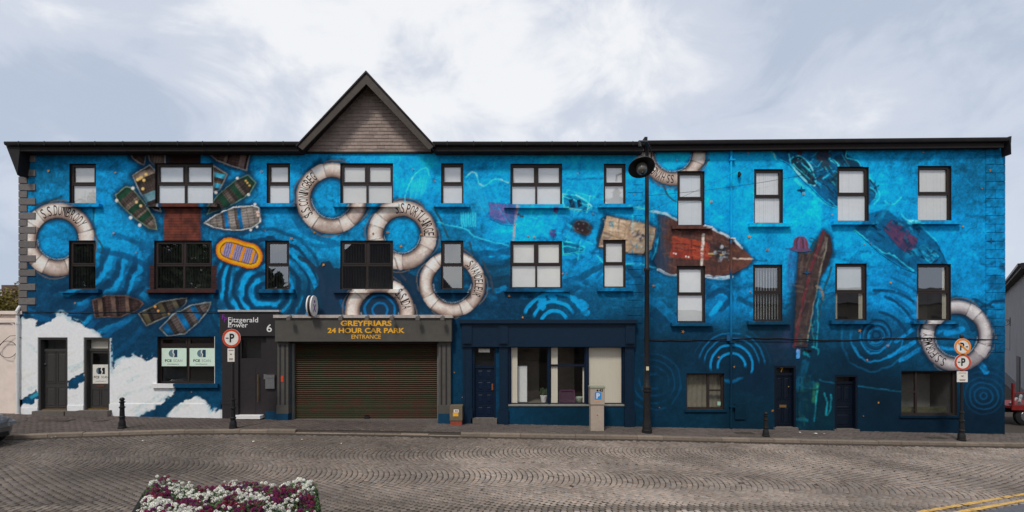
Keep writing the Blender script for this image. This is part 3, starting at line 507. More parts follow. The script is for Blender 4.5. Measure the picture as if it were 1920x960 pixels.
debris([(1135,408),(1226,430),(1212,472),(1128,458)], 14, 80, [(222, 200, 174), (140, 114, 92), (186, 160, 132), (110, 90, 78), (200, 178, 150)], 10, 5, 20, 1.8, .6); debris([(1186,434),(1214,438),(1210,458),(1186,452)], 14, 24, [(46, 46, 54), (90, 86, 88), (210, 200, 190)], 11, 3, 8, 2.2)
debris([(1500,478),(1540,440),(1558,450),(1540,515),(1516,620),(1494,620)], 104, 60, [(92, 76, 68), (46, 38, 40), (66, 54, 52), (112, 96, 86)], 12, 8, 30, 2, .6); debris([(1492,620),(1530,600),(1530,650),(1500,660)], 90, 30, [(30, 60, 74), (60, 120, 132), (20, 36, 52), (84, 70, 72)], 13, 3, 10, 2.2); debris([(1496,690),(1530,715),(1526,800),(1496,800)], 95, 46, [(18, 76, 102), (8, 42, 64), (30, 100, 130), (12, 58, 82), (48, 88, 72)], 14, 6, 22, 2.4, .6)
for k in range(7): stroke(spline([(1489 + k * 4, 466), (1490 + k * 3.6, 452), (1496 + k * 1.6, 445)]), 1.5, [(120, 58, 68), (70, 40, 58), (104, 84, 124)][k % 3], .8)
debris([(1478,476),(1494,476),(1490,530),(1474,540)], 95, 26, [(92, 110, 168), (60, 92, 150), (130, 140, 190)], 15, 5, 16, 2.4, .6)
debris([(862,340),(950,345),(960,420),(900,430),(860,400)], 60, 36, [(70, 150, 205), (30, 120, 185), (110, 176, 214)], 16, 6, 22, 2, .45); debris([(915,380),(968,388),(964,420),(920,408)], 10, 24, [(126, 104, 160), (90, 76, 138), (84, 120, 180)], 17, 5, 16, 2.2, .6); debris([(975,395),(1060,395),(1060,448),(970,448)], 20, 44, [(40, 168, 222), (16, 120, 182), (120, 204, 228), (60, 110, 176)], 18, 6, 24, 2.4, .45)
debris([(1055,360),(1130,362),(1120,480),(1058,482)], 25, 70, [(30, 130, 190), (12, 86, 144), (110, 204, 222), (40, 160, 206), (16, 70, 120)], 19, 6, 26, 2.2, .5); debris([(1180,390),(1232,400),(1230,500),(1182,498)], 80, 36, [(14, 90, 150), (120, 200, 224), (30, 140, 200)], 20, 6, 24, 1.8, .45)
# white foam at the foot of the wall
WH1, WH2 = (234, 227, 217), (200, 203, 198)
def foam(label, P, sub=()):
    s = bbox(P, 10); X, Y = xx[s] + NB[s] * 15 + ND[s] * 9, yy[s] + ND[s] * 9 + NB[s] * 7; m = inside(X, Y, P)
    for Q in sub: m &= ~inside(X, Y, Q)
    g = np.clip(.82 + NC[s] * 1.4 + ND[s] * .6, 0, 1)[..., None]; A[s] = np.where(m[..., None], np.array(WH1) * g + np.array(WH2) * (1 - g), A[s])
    d = segdist(X, Y, P, True); blendw(s, (120, 160, 178), .55 * m * (1 - ss(1, 9, d)) * (ND[s] + NE[s] > .04)); blendw(s, (222, 220, 216), .8 * (~m) * (1 - ss(1, 7, d)) * (ND[s] + NB[s] * .6 > .12)); reg('painted_foam', label, s, m)
foam('white wave foam painted round the two charcoal doors', [(36,597),(52,596),(68,599),(66,613),(80,607),(96,598),(108,590),(116,587),(126,591),(136,601),(150,606),(160,614),(172,616),(184,624),(192,634),(210,636),(210,692),(225,680),(240,671),(254,667),(266,671),(275,678),(290,671),(300,670),(300,722),(329,721),(324,738),(300,756),(276,768),(250,792),(36,792)],
     [[(36,752),(74,733),(74,750),(36,766)], [(126,716),(160,698),(160,715),(126,732)]])
foam('white splash painted beside the black office door', [(310,786),(324,766),(340,752),(355,744),(368,742),(381,748),(391,758),(398,773),(406,772),(420,763),(420,792),(310,792)])
for k in range(46):
    x = random.choice([random.uniform(48, 70), random.uniform(130, 156), random.uniform(212, 290), random.uniform(340, 400)]); y = random.uniform(640, 768); l = random.uniform(6, 22)
    if A[int(y - CY0), int(x - CX0), 0] > 180: stroke([(x - l, y + l * .55), (x + l * .4, y - l * .2)], random.uniform(1, 2.6), random.choice([(160, 184, 190), (204, 200, 190), (176, 178, 172), (244, 238, 228)]), .5, 2)
for P in [[(60,745),(100,722),(130,708)],[(210,700),(245,690)],[(225,745),(270,728),(310,722)],[(255,770),(300,740)],[(130,690),(158,680)],[(330,770),(345,755)],[(240,716),(260,706)],[(50,640),(70,660)],[(56,730),(74,722)]]: stroke(spline(P), 4, (150, 176, 182), .5, 3)
A *= (1 + .08 * fbm(31, 5, 2) + (np.random.default_rng(5).random((CH, CW)) - .5) * .13)[..., None]
stroke([(40,586),(480,586)], 1.2, (12, 40, 62), .6, 1)
G_ = A[..., 1]; bl = np.clip((A[..., 2] - A[..., 0] - 12) / 50, 0, 1) * (A[..., 0] < 110) * np.clip((G_ - A[..., 0]) / 26, 0, 1); k_ = ss(55, 150, G_)
A[..., 1] *= 1 + bl * (-.25 + .35 * k_); A[..., 2] *= 1 + bl * (-.28 + .35 * k_); A[..., 0] *= 1 - bl * .5
A = np.clip(A, 2, 240)
ALB = np.clip(lin(A) / LW, .002, .84).astype(np.float32)
def samp(px, py):
    x = np.clip(px - CX0, 0, CW - 1.001); y = np.clip(py - CY0, 0, CH - 1.001); ix = x.astype(int); iy = y.astype(int); fx = (x - ix)[:, None]; fy = (y - iy)[:, None]
    return (ALB[iy, ix] * (1 - fx) + ALB[iy, ix + 1] * fx) * (1 - fy) + (ALB[iy + 1, ix] * (1 - fx) + ALB[iy + 1, ix + 1] * fx) * fy

# ------------------------------------------------------------------ openings (facade pixels)
W_UP = [(130,307,180,383,1),(291,306,400,383,2),(500,306,544,383,1),(638,306,737,383,2),(827,306,869,383,1),(957,307,1054,385,2),(1132,307,1173,384,1)]
W_MID = [(129,451,179,543,1),(289,451,397,543,2),(497,451,542,543,1),(638,451,737,543,2),(827,451,869,543,1),(957,452,1054,541,2),(1131,450,1173,540,1)]
WR_UP = [(1270,321,1321,424,1),(1414,317,1468,420,1),(1570,313,1629,416,1),(1721,311,1784,415,1)]
WR_MID = [(1269,499,1322,605,1),(1412,496,1467,602,1),(1566,494,1625,601,1),(1719,495,1783,601,1)]
OPEN_L = [w[:4] for w in W_UP + W_MID] + [(72,633,127,840),(158,633,206,840),(295,631,403,719),(420,626,524,840),(545,630,823,840),(886,648,930,840),(957,648,1028,758),(1031,648,1098,758),(1103,648,1168,758)]
OPEN_R = [w[:4] for w in WR_UP + WR_MID] + [(1287,700,1358,768),(1452,686,1492,840),(1565,703,1608,840),(1690,695,1795,779)]
def gridlines(a, b, step, extra):
    g = list(np.arange(a, b, step)) + [b]; ex = sorted(set(e for e in extra if a <= e <= b)); g = [v for v in g if all(abs(v - e) > step * .5 for e in ex)]
    return np.array(sorted(g + ex), np.float32)
def wall_mesh(name, x0, x1, y0, y1, opens, parent, step=1.55):
    gx = gridlines(x0, x1, step, [o[0] for o in opens] + [o[2] for o in opens]); gy = gridlines(y0, y1, step, [o[1] for o in opens] + [o[3] for o in opens])
    mx_, my_ = (gx[1:] + gx[:-1]) / 2, (gy[1:] + gy[:-1]) / 2; keep = np.ones((len(my_), len(mx_)), bool)
    for a, b, c, d in opens: keep[np.ix_((my_ > b) & (my_ < d), (mx_ > a) & (mx_ < c))] = False
    return cells(name, gx, gy, keep, 0, parent)
def cells(name, gx, gy, keep, Y, parent, label=None):
    nx = len(gx); j, i = np.nonzero(keep); q = np.stack([(j + 1) * nx + i, (j + 1) * nx + i + 1, j * nx + i + 1, j * nx + i], 1)
    u, inv = np.unique(q.ravel(), return_inverse=True); px = gx[u % nx]; py = gy[u // nx]
    V = np.stack([PX(px), np.full(len(px), Y), PZ(py)], 1); return np_mesh(name, V, inv.reshape(-1, 4), M_WALL, parent, samp(px, py), label=label)
def canvas_box(name, x0, y0, x1, y1, Yf, Yb, parent, step=3.0, dark=1, label=None):      # a painted-over solid piece: sill, quoin, band
    gx = np.linspace(x0, x1, max(2, int((x1 - x0) / step) + 1)); gy = np.linspace(y0, y1, max(2, int((y1 - y0) / step) + 1)); nx, ny = len(gx), len(gy)
    PXX, PYY = np.meshgrid(gx, gy); px, py = PXX.ravel(), PYY.ravel(); V = [np.stack([PX(px), np.full(px.shape, Yf), PZ(py)], 1)]; C = [samp(px, py)]
    idx = np.arange(nx * ny).reshape(ny, nx); Q = [np.stack([idx[1:, :-1], idx[1:, 1:], idx[:-1, 1:], idx[:-1, :-1]], -1).reshape(-1, 4)]; n = nx * ny
    for e in (idx[0, ::-1], idx[-1], idx[:, 0], idx[::-1, -1]):
        m = len(e); f = V[0][e]; b = f.copy(); b[:, 1] = Yb; V += [f, b]; C += [C[0][e], C[0][e]]; k = np.arange(m - 1)
        Q.append(np.stack([n + k, n + m + k, n + m + k + 1, n + k + 1], 1)); n += 2 * m
    return np_mesh(name, np.concatenate(V), np.concatenate(Q), M_WALL, parent, np.concatenate(C) * dark, label=label)

# ------------------------------------------------------------------ lettering
_text_cache = {}
def glyph(ch, size=1.0, bold=0, sp=1.0):
    k = (ch, bold, sp)
    if k not in _text_cache:
        cu = bpy.data.curves.new('lettering', 'FONT'); cu.body = ch; cu.size = 1; cu.offset = bold; cu.resolution_u = 3; cu.space_character = sp
        ob = bpy.data.objects.new('lettering', cu); COL.objects.link(ob); bpy.context.view_layer.update()
        me = bpy.data.meshes.new_from_object(ob.evaluated_get(bpy.context.evaluated_depsgraph_get()))
        v = [(p.co.x, p.co.y) for p in me.vertices]; f = [tuple(p.vertices) for p in me.polygons]
        bpy.data.objects.remove(ob); bpy.data.curves.remove(cu); bpy.data.meshes.remove(me); _text_cache[k] = (v, f)
    return _text_cache[k]
def add_text(mb, txt, cx, z, Y, h, w=None, bold=0, sp=1.0, f=None, center=True):
    v, fc = glyph(txt, 1, bold, sp); xs = [p[0] for p in v]; x0, x1 = min(xs), max(xs); zs = [p[1] for p in v]; z0, z1 = min(zs), max(zs)
    sz = h / (z1 - z0); sx = (w / (x1 - x0)) if w else sz; n = len(mb.v); mid = (x0 + x1) / 2 if center else x0
    f = f or (lambda u, q: (cx + u, Y, z + q))
    mb.v += [f((a - mid) * sx, (b - z0) * sz) for a, b in v]; mb.f += [tuple(n + i for i in q) for q in fc]; return mb

# ------------------------------------------------------------------ windows and doors
def window(parent, r, blind='closed', sill=True, rd=.07, layout=None, glassm=None, depth=.9, frame_m=None, top=.5, label=None, plain=False):
    x0, y0, x1, y1 = r[:4]; cols = r[4] if len(r) > 4 else 1; X0, X1, Z0, Z1 = PX(x0), PX(x1), PZ(y1), PZ(y0); fm = frame_m or M_FRAME; gm = glassm or (M_GLASSC if blind == 'closed' else M_GLASS)
    f = MB(); w = .062; f.frame(X0, X1, Z0, Z1, w, rd, rd + .07); zt = Z0 + (Z1 - Z0) * (1 - top)
    if not plain: f.box(X0 + w, X1 - w, rd - .004, rd + .066, zt - .035, zt + .035)
    cx = [X0 + w + (X1 - X0 - 2 * w) * k / cols for k in range(cols + 1)]
    for k in range(1, cols): f.box(cx[k] - .035, cx[k] + .035, rd - .002, rd + .064, Z0 + w, zt - .035); f.box(cx[k] - .035, cx[k] + .035, rd - .002, rd + .064, zt + .035, Z1 - w)
    panes = []
    for k in range(0 if plain else cols):
        a, b = cx[k] + (.035 if k else 0), cx[k + 1] - (.035 if k < cols - 1 else 0)
        f.frame(a + .002, b - .002, zt + .037, Z1 - w - .002, .045, rd - .014, rd + .04); panes += [(a + .02, b - .02, zt + .06, Z1 - w - .02), (a - .01, b + .01, Z0 + w - .01, zt - .02)]
    o = f.build('window', fm, parent, label=label)
    for a, b, c, d in panes: MB().quad((a, rd + .03, c), (b, rd + .03, c), (b, rd + .03, d), (a, rd + .03, d)).build('pane', gm, o)
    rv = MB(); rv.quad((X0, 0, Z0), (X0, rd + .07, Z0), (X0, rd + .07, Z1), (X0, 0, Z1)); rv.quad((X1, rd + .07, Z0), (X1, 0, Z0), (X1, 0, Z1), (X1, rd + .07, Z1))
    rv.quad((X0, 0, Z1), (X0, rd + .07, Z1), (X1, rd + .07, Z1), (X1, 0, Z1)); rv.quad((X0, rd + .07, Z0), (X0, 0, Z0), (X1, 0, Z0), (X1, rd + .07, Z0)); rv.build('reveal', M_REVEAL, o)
    i = MB(); a, b = rd + .071, rd + depth; i.quad((X0, b, Z0), (X1, b, Z0), (X1, b, Z1), (X0, b, Z1))
    for q in (((X0, a, Z0), (X0, b, Z0), (X0, b, Z1), (X0, a, Z1)), ((X1, b, Z0), (X1, a, Z0), (X1, a, Z1), (X1, b, Z1)), ((X0, a, Z1), (X0, b, Z1), (X1, b, Z1), (X1, a, Z1)), ((X0, b, Z0), (X0, a, Z0), (X1, a, Z0), (X1, b, Z0))): i.quad(*q)
    i.build('interior', M_INT, o)
    Yb = rd + .055
    if blind in ('closed', 'cream'):
        fold = random.choice([.002, .004, .007]); m = MB(); n = max(4, int((X1 - X0 - .04) / random.choice([.075, .09, .12]))); st = (X1 - X0 - .04) / n
        for k in range(n):
            xa = X0 + .02 + k * st; dy = random.uniform(-.002, .002); zb0 = Z0 + .03; m.quad((xa, Yb + dy, zb0), (xa + st * 1.02, Yb + fold + dy, zb0), (xa + st * 1.02, Yb + fold + dy, Z1 - .03), (xa, Yb + dy, Z1 - .03))
        m.build('blind', random.choice([M_BLIND, M_BLIND, mat('ivory_blind', (.82, .79, .73), .8, .05, 4), mat('cool_blind', (.80, .82, .83), .8, .05, 4)]) if blind == 'closed' else M_CREAM, o)
    elif blind in ('open', 'grey'):
        n = max(4, int((X1 - X0 - .04) / .095)); st = (X1 - X0 - .04) / n; m = MB()
        for k in range(n): xa = X0 + .03 + k * st; wd = .55 if blind == 'grey' else .22; m.quad((xa, Yb, Z0 + .03), (xa + st * wd, Yb + .05, Z0 + .03), (xa + st * wd, Yb + .05, Z1 - .03), (xa, Yb, Z1 - .03))
        m.build('blind', M_BLIND_D if blind == 'open' else M_BLIND, o)
    elif blind in ('curtains', 'half'):
        m = MB()
        if blind == 'half': MB().sheet(X0 + .05, X1 - .05, Yb - .012, zt - .02, Z1 - .03).build('sky_white_sheet', M_BLIND, o)  # added white sheet, gives the upper pane the white of reflected sky
        for sgn, e in ((1, X0 + w), (-1, X1 - w)):
            for k in range(3): m.quad((e + sgn * k * .04, Yb + (k % 2) * .03, Z0 + .02), (e + sgn * (k + 1) * .04, Yb + ((k + 1) % 2) * .03, Z0 + .02), (e + sgn * (k + 1) * .04, Yb + ((k + 1) % 2) * .03, Z1 - .02), (e + sgn * k * .04, Yb + (k % 2) * .03, Z1 - .02))
        m.build('curtain', M_CREAM, o)
    if sill: canvas_box('sill', x0 - 12, y1, x1 + 12, y1 + 6.5, -.15, rd, o)
    return o
def panel_door(parent, x0, y0, x1, y1, material, rd, panels, name='door', label=None):
    X0, X1, Z0, Z1 = PX(x0), PX(x1), PZ(y1), PZ(y0); m = MB().box(X0, X1, rd, rd + .05, Z0, Z1); o = m.build(name, material, parent, label=label)
    for a, b, c, d in panels:
        xa, xb, za, zb = X0 + (X1 - X0) * a, X0 + (X1 - X0) * c, Z1 - (Z1 - Z0) * d, Z1 - (Z1 - Z0) * b
        p = MB(); p.frame(xa, xb, za, zb, .028, rd - .016, rd); q = .05
        p.v += [(xa + q, rd, za + q), (xb - q, rd, za + q), (xb - q, rd, zb - q), (xa + q, rd, zb - q), (xa + q + .03, rd - .012, za + q + .03), (xb - q - .03, rd - .012, za + q + .03), (xb - q - .03, rd - .012, zb - q - .03), (xa + q + .03, rd - .012, zb - q - .03)]
        n = len(p.v) - 8; p.f += [(n + 4, n + 5, n + 6, n + 7), (n, n + 1, n + 5, n + 4), (n + 1, n + 2, n + 6, n + 5), (n + 2, n + 3, n + 7, n + 6), (n + 3, n, n + 4, n + 7)]; p.build('door_panel', material, o)
    return o
def doorcase(parent, x0, y0, x1, yt, y1, material, rd, name='door_frame', w=.07, back=True):
    X0, X1, Z0, Z1 = PX(x0), PX(x1), PZ(y1) - .1, PZ(y0); m = MB(); m.box(X0, X0 + w, 0.004, rd + .06, Z0, Z1 - w); m.box(X1 - w, X1, 0.004, rd + .06, Z0, Z1 - w); m.box(X0, X1, .004, rd + .06, Z1 - w, Z1)
    zt = PZ(yt); m.box(X0 + w, X1 - w, rd - .03, rd + .05, zt - .05, zt + .05); o = m.build(name, material, parent)
    i = MB(); i.quad((X0, rd + .5, zt), (X1, rd + .5, zt), (X1, rd + .5, Z1), (X0, rd + .5, Z1)); i.quad((X0, rd + .061, zt), (X0, rd + .5, zt), (X1, rd + .5, zt), (X1, rd + .061, zt)); i.build('interior', M_INT, o)
    return o

# ================================================================== left building
BL = thing('painted_building', 'long blue three storey building with gable, its wall covered in a mural of boats', 'building', (PX(621), 0, zg(PX(621))))
wall_mesh('wall', 37, 1205, 286, 840, OPEN_L, BL)
BR = thing('painted_building', 'blue three storey building at the far end with downpipe and upright ship bow mural', 'building', (PX(1545), 0, zg(PX(1545))))
wall_mesh('wall', 1205, 1884, 270, 840, OPEN_R, BR)
ALLOPEN = OPEN_L + OPEN_R
SOLIDS = [(37,290,68,578)]
for k, (name, label, s, m) in enumerate(DECALS):            # each painted motif as its own thin coat of paint
    y0, x0 = s[0].start + CY0, s[1].start + CX0; m = m.copy(); h, w = m.shape; gx = np.arange(x0, x0 + w + 1) - .5; gy = np.arange(y0, y0 + h + 1) - .5
    cxm, cym = (gx[1:] + gx[:-1]) / 2, (gy[1:] + gy[:-1]) / 2
    cxm0 = cxm[m.any(0)].mean(); par = BL if cxm0 < 1205 else BR
    for a, b, c, d in ALLOPEN: m[np.ix_((cym > b - .6) & (cym < d + .6), (cxm > a - .6) & (cxm < c + .6))] = False
    m[np.ix_((cym > 0), (cxm < 38))] = False
    if par is BL: m[cym < 288] = False
    else: m[cym < 272] = False
    o = cells(name, gx.astype(np.float32), gy.astype(np.float32), m, -.003 - .0004 * k, par, label)
    if name == 'painted_lifebuoy':
        cx, cy, R, r, txt, t0, t1, lab, _ = [b for b in BUOYS if b[7] == label][0]; mb = MB(); hgt = (R - r) * .66; rb = r + (R - r) * .17; n = len(txt)
        wts = [.45 if ch in '. ' else (.5 if ch == 'I' else 1) for ch in txt]; tot = sum(wts); acc = 0
        for ch, wt in zip(txt, wts):
            th = math.radians(t0 + (t1 - t0) * (acc + wt / 2) / tot); acc += wt
            if ch == ' ': continue
            arc = math.radians(abs(t1 - t0)) * (R + r) / 2 * wt / tot
            def fn(u, q, th=th):
                rad = rb + q; px = cx + rad * math.sin(th) + u * math.cos(th); py = cy - rad * math.cos(th) + u * math.sin(th); return (PX(px), -.004 - .0004 * k, PZ(py))
            tmp = MB(); add_text(tmp, ch, 0, 0, 0, hgt if ch != '.' else 2.2, (arc * .80) if ch != '.' else 2.6, .004 if ch not in '.I' else 0, f=fn)
            if any(any(a < 960 + v[0] * F / D < c and b < HOR - (v[2] - CZ) * F / D < d for v in tmp.v) for a, b, c, d in ALLOPEN): continue
            nb = len(mb.v); mb.v += tmp.v; mb.f += [tuple(nb + i for i in q) for q in tmp.f]
        mb.build('painted_lettering', M_INK if False else mat('painted_ink', alb(44, 32, 30), .8, .2, 40), o)
lm = bpy.data.meshes.new('painted_leaf'); a = [math.radians(i * 36) for i in range(10)]; rr = [.085, .036, .10, .034, .075, .03, .082, .034, .09, .032]
lm.from_pydata([(rr[i] * math.cos(a[i]), 0, rr[i] * math.sin(a[i])) for i in range(10)] + [(0, -.004, 0)], [], [(i, (i + 1) % 10, 10) for i in range(10)])
lm.materials.append(mat('autumn_leaf_paint', alb(168, 112, 50), .7, .25, 30, obj_var=.35))
LEAF = [(92,321),(217,324),(214,438),(256,474),(142,568),(128,547),(491,322),(498,433),(547,448),(607,497),(590,436),(700,438),(727,436),(775,318),(815,340),(752,462),(790,440),(955,555),(980,595),(990,443),(1001,445),(1083,326),(1112,401),(1055,513),(1062,513),(1102,577),(1188,365),(1225,536),(1269,300),(1333,379),(1280,622),(1402,288),(1404,444),(1438,469),(1406,547),(1506,364),(1559,403),(1620,458),(1632,457),(1730,286),(1855,320),(1840,354),(1804,425),(1669,530),(1611,620),(1663,648),(1625,675),(1376,688),(1236,764),(1448,770),(1347,670),(1618,780),(1646,755),(360,735),(867,745),(852,698)]
for k, (x, y) in enumerate(LEAF):
    if any(a < x < c and b < y < d for a, b, c, d in ALLOPEN): continue
    par = BL if x < 1205 else BR; o = bpy.data.objects.new('painted_leaf', lm); link(o, par); of = OFF[par.name]
    o.location = (PX(x) - of[0], -.030 - of[1], PZ(y) - of[2]); sc = random.uniform(.4, .95); o.scale = (sc, 1, sc * random.uniform(.6, 1)); o.rotation_euler = (0, random.uniform(0, 6.28), 0)

for w in W_UP: window(BL, w, 'closed')
for w, b in zip(W_MID, ['open', 'open', 'open', 'open', 'open', 'closed', 'closed']): window(BL, w, b)
for w in WR_UP: window(BR, w, 'closed')
for w, b in zip(WR_MID, ['closed', 'grey', 'half', 'curtains']): window(BR, w, b)

# body behind the facade, roof, eaves
xl, xr, zt = PX(37), PX(1205), PZ(290)
MB().box(xl, xl + .25, .01, 8, -.8, zt).box(xr - .25, xr - .01, .3, 8, -.8, zt).box(xl, xr, 7.8, 8, -.8, zt).box(xl + .25, xr - .25, 1.6, 1.7, -.8, zt).build('side_wall', M_SHELL, BL)
eY = -.46; et = PZ(266, eY); XL0, XR0 = PX(10, eY), PX(1209, eY)
r = MB(); pts = [(eY + .1, et - .02), (5, 11.5), (8.4, 10.3), (8.4, 10.1), (5, 11.3), (.1, et - .2)]
GX0, GX1, GAX = PX(560, -.5), PX(812, -.5), PX(687, -.5)
pts2 = [(.3, et + .19), (5, 11.5), (8.4, 10.3), (8.4, 10.1), (5, 11.3), (.3, et - .0)]
r.prism(pts, XL0 + .05, GX0, lambda u, v, d: (d, u, v)).prism(pts2, GX0 + .001, GX1 - .001, lambda u, v, d: (d, u, v)).prism(pts, GX1, XR0, lambda u, v, d: (d, u, v)).build('roof', M_ROOF, BL)
for a, b in ((XL0, GX0 + .02), (GX1 - .02, XR0)):
    g = MB(); prof = [(eY, et), (eY - .05, et - .005), (eY - .055, et - .06), (eY - .03, et - .115), (eY + .03, et - .13), (eY + .06, et - .10), (eY + .06, et)]
    g.prism(prof, a, b, lambda u, v, d: (d, u, v)).build('gutter', M_EAVE, BL, smooth=True)
    x = a + .5
    while x < b - .3: MB().box(x, x + .035, eY - .062, eY + .07, et - .14, et - .125).box(x, x + .035, eY - .062, eY - .052, et - .13, et + .006).build('gutter_bracket', M_CAST, BL); x += random.uniform(.85, 1.0)
    MB().box(a + .03, b - .03, eY + .07, eY + .10, PZ(282, eY), et - .01).build('fascia_board', M_SOFFIT, BL)
    MB().box(a + .03, b - .03, eY + .10, 0.02, PZ(287, -.2), PZ(287, -.2) + .02).build('soffit', M_SOFFIT, BL)
MB().xz([(PX(10, -.4), PZ(270, -.4)), (PX(38, -.4), PZ(270, -.4)), (PX(38, -.3), PZ(330, -.3)), (PX(31, -.35), PZ(318, -.35))], -.40, -.02).build('eave_bracket', M_EAVE, BL)
# gable: tile-hung wall, bargeboards
apz = PZ(138, -.5); bz = PZ(274, -.5)
gb = MB().xz([(PX(566), PZ(287)), (PX(808), PZ(287)), (PX(808), PZ(278)), (PX(687), PZ(146)), (PX(566), PZ(278))], .03, .25).build('gable_wall', M_SOFFIT, BL)
PITCH = .128
zz = PZ(286); row = 0
def tri_x(z): t = max(0, (PZ(284) - 0 + (PZ(146) - PZ(284)) - z) / (PZ(146) - PZ(284))); return PX(687) - t * (PX(687) - PX(563)), PX(687) + t * (PX(811) - PX(687))
while zz < PZ(158):
    xa, xb = tri_x(zz + PITCH * .7); x = PX(560) - .14 * (row % 2) - random.uniform(0, .03)
    while x < xb:
        w = .27 + random.uniform(-.012, .012); c, d = max(x, xa), min(x + w, xb)
        if d - c > .04:
            dz = random.uniform(-.006, .006); t = random.uniform(0, .006); m = MB(); z0, z1 = zz + dz, zz + PITCH * 1.5
            m.v += [(c + .003, -.028 - t, z0), (d - .003, -.028 - t, z0), (d - .003, -.004, z1), (c + .003, -.004, z1), (c + .003, .004, z0), (d - .003, .004, z0), (d - .003, .02, z1), (c + .003, .02, z1)]
            m.f += [(0, 1, 2, 3), (0, 4, 5, 1), (0, 3, 7, 4), (1, 5, 6, 2)]; m.build('shingle', M_SHINGLE, BL)
        x += w
    zz += PITCH; row += 1
bw = .25
for sx, gx in ((-1, GX0), (1, GX1)):
    m = MB(); dx, dz = gx - GAX, bz - apz; l = math.hypot(dx, dz); nx, nz = dz / l * sx * -1, dx / l * sx
    nx, nz = (abs(dz) / l) * -sx, -abs(dx) / l
    ax, az_ = GAX, apz; ex, ez = gx + sx * .02, bz - .02
    pts = [(ax, az_), (ex, ez), (ex + nx * bw * .9, ez + nz * bw * .9 + .04), (ax, az_ - bw * l / abs(dx))]
    m.xz(pts if sx < 0 else pts[::-1], -.52, -.47).build('bargeboard', mat('bargeboard', alb(66, 59, 53), .6, .2, 6, stretch=(1, 1, 1), grime=.4), BL)
    m = MB(); t = .05; pts = [(ax, az_ + .01), (ex + sx * .05, ez + .01 - .03), (ex + sx * .05, ez + .07 - .03), (ax, az_ + .085)]
    m.xz(pts if sx < 0 else pts[::-1], -.56, 4.5).build('gable_roof', M_EAVE, BL)
    m = MB(); pts = [(ax, az_ - .1), (ex, ez - .1), (ex, ez - .06), (ax, az_ - .06)]; m.xz(pts if sx < 0 else pts[::-1], -.47, .03).build('gable_soffit', M_SOFFIT, BL)
MB().pbox(563, 285, 811, 288.5, -.05, .02).build('flashing', M_SOFFIT, BL)
# corner stones, grey at the near end, painted over at the far ends
y = 291.5; k = 0
while y < 576:
    h = 13.35; x1 = 68 if k % 2 == 0 else 52.5
    m = MB(); X0, X1, Z0, Z1 = PX(36.5), PX(x1), PZ(y + h - .5), PZ(y); e = .012
    m.v += [(X0, -.035, Z0 + e), (X1 - e, -.035, Z0 + e), (X1 - e, -.035, Z1 - e), (X0, -.035, Z1 - e), (X0, .01, Z0), (X1, .01, Z0), (X1, .01, Z1), (X0, .01, Z1)]
    m.f += [(0, 1, 2, 3), (0, 4, 5, 1), (1, 5, 6, 2), (2, 6, 7, 3), (3, 7, 4, 0)]; m.build('quoin_stone', M_QUOIN, BL); y += h; k += 1
y = 333; k = 0
while y < 595:
    canvas_box('quoin_stone', 1187 - 10 * (k % 2), y, 1204, y + 13.4, -.016, .02, BL); y += 14.4; k += 1
y = 277; k = 0
while y < 655:
    if k % 2 == 0: canvas_box('quoin_stone', 1848, y, 1884, y + 15, -.018, .02, BR, 3)
    else: canvas_box('quoin_stone', 1848, y, 1864.5, y + 15, -.018, .02, BR, 3); canvas_box('quoin_stone', 1865.5, y, 1884, y + 15, -.018, .02, BR, 3)
    y += 16; k += 1
MB().tube([(PX(x), -.02, PZ(586 + .8 * math.sin(x * .05))) for x in range(40, 484, 12)], .008, 5).build('wall_cable', M_CAST, BL)
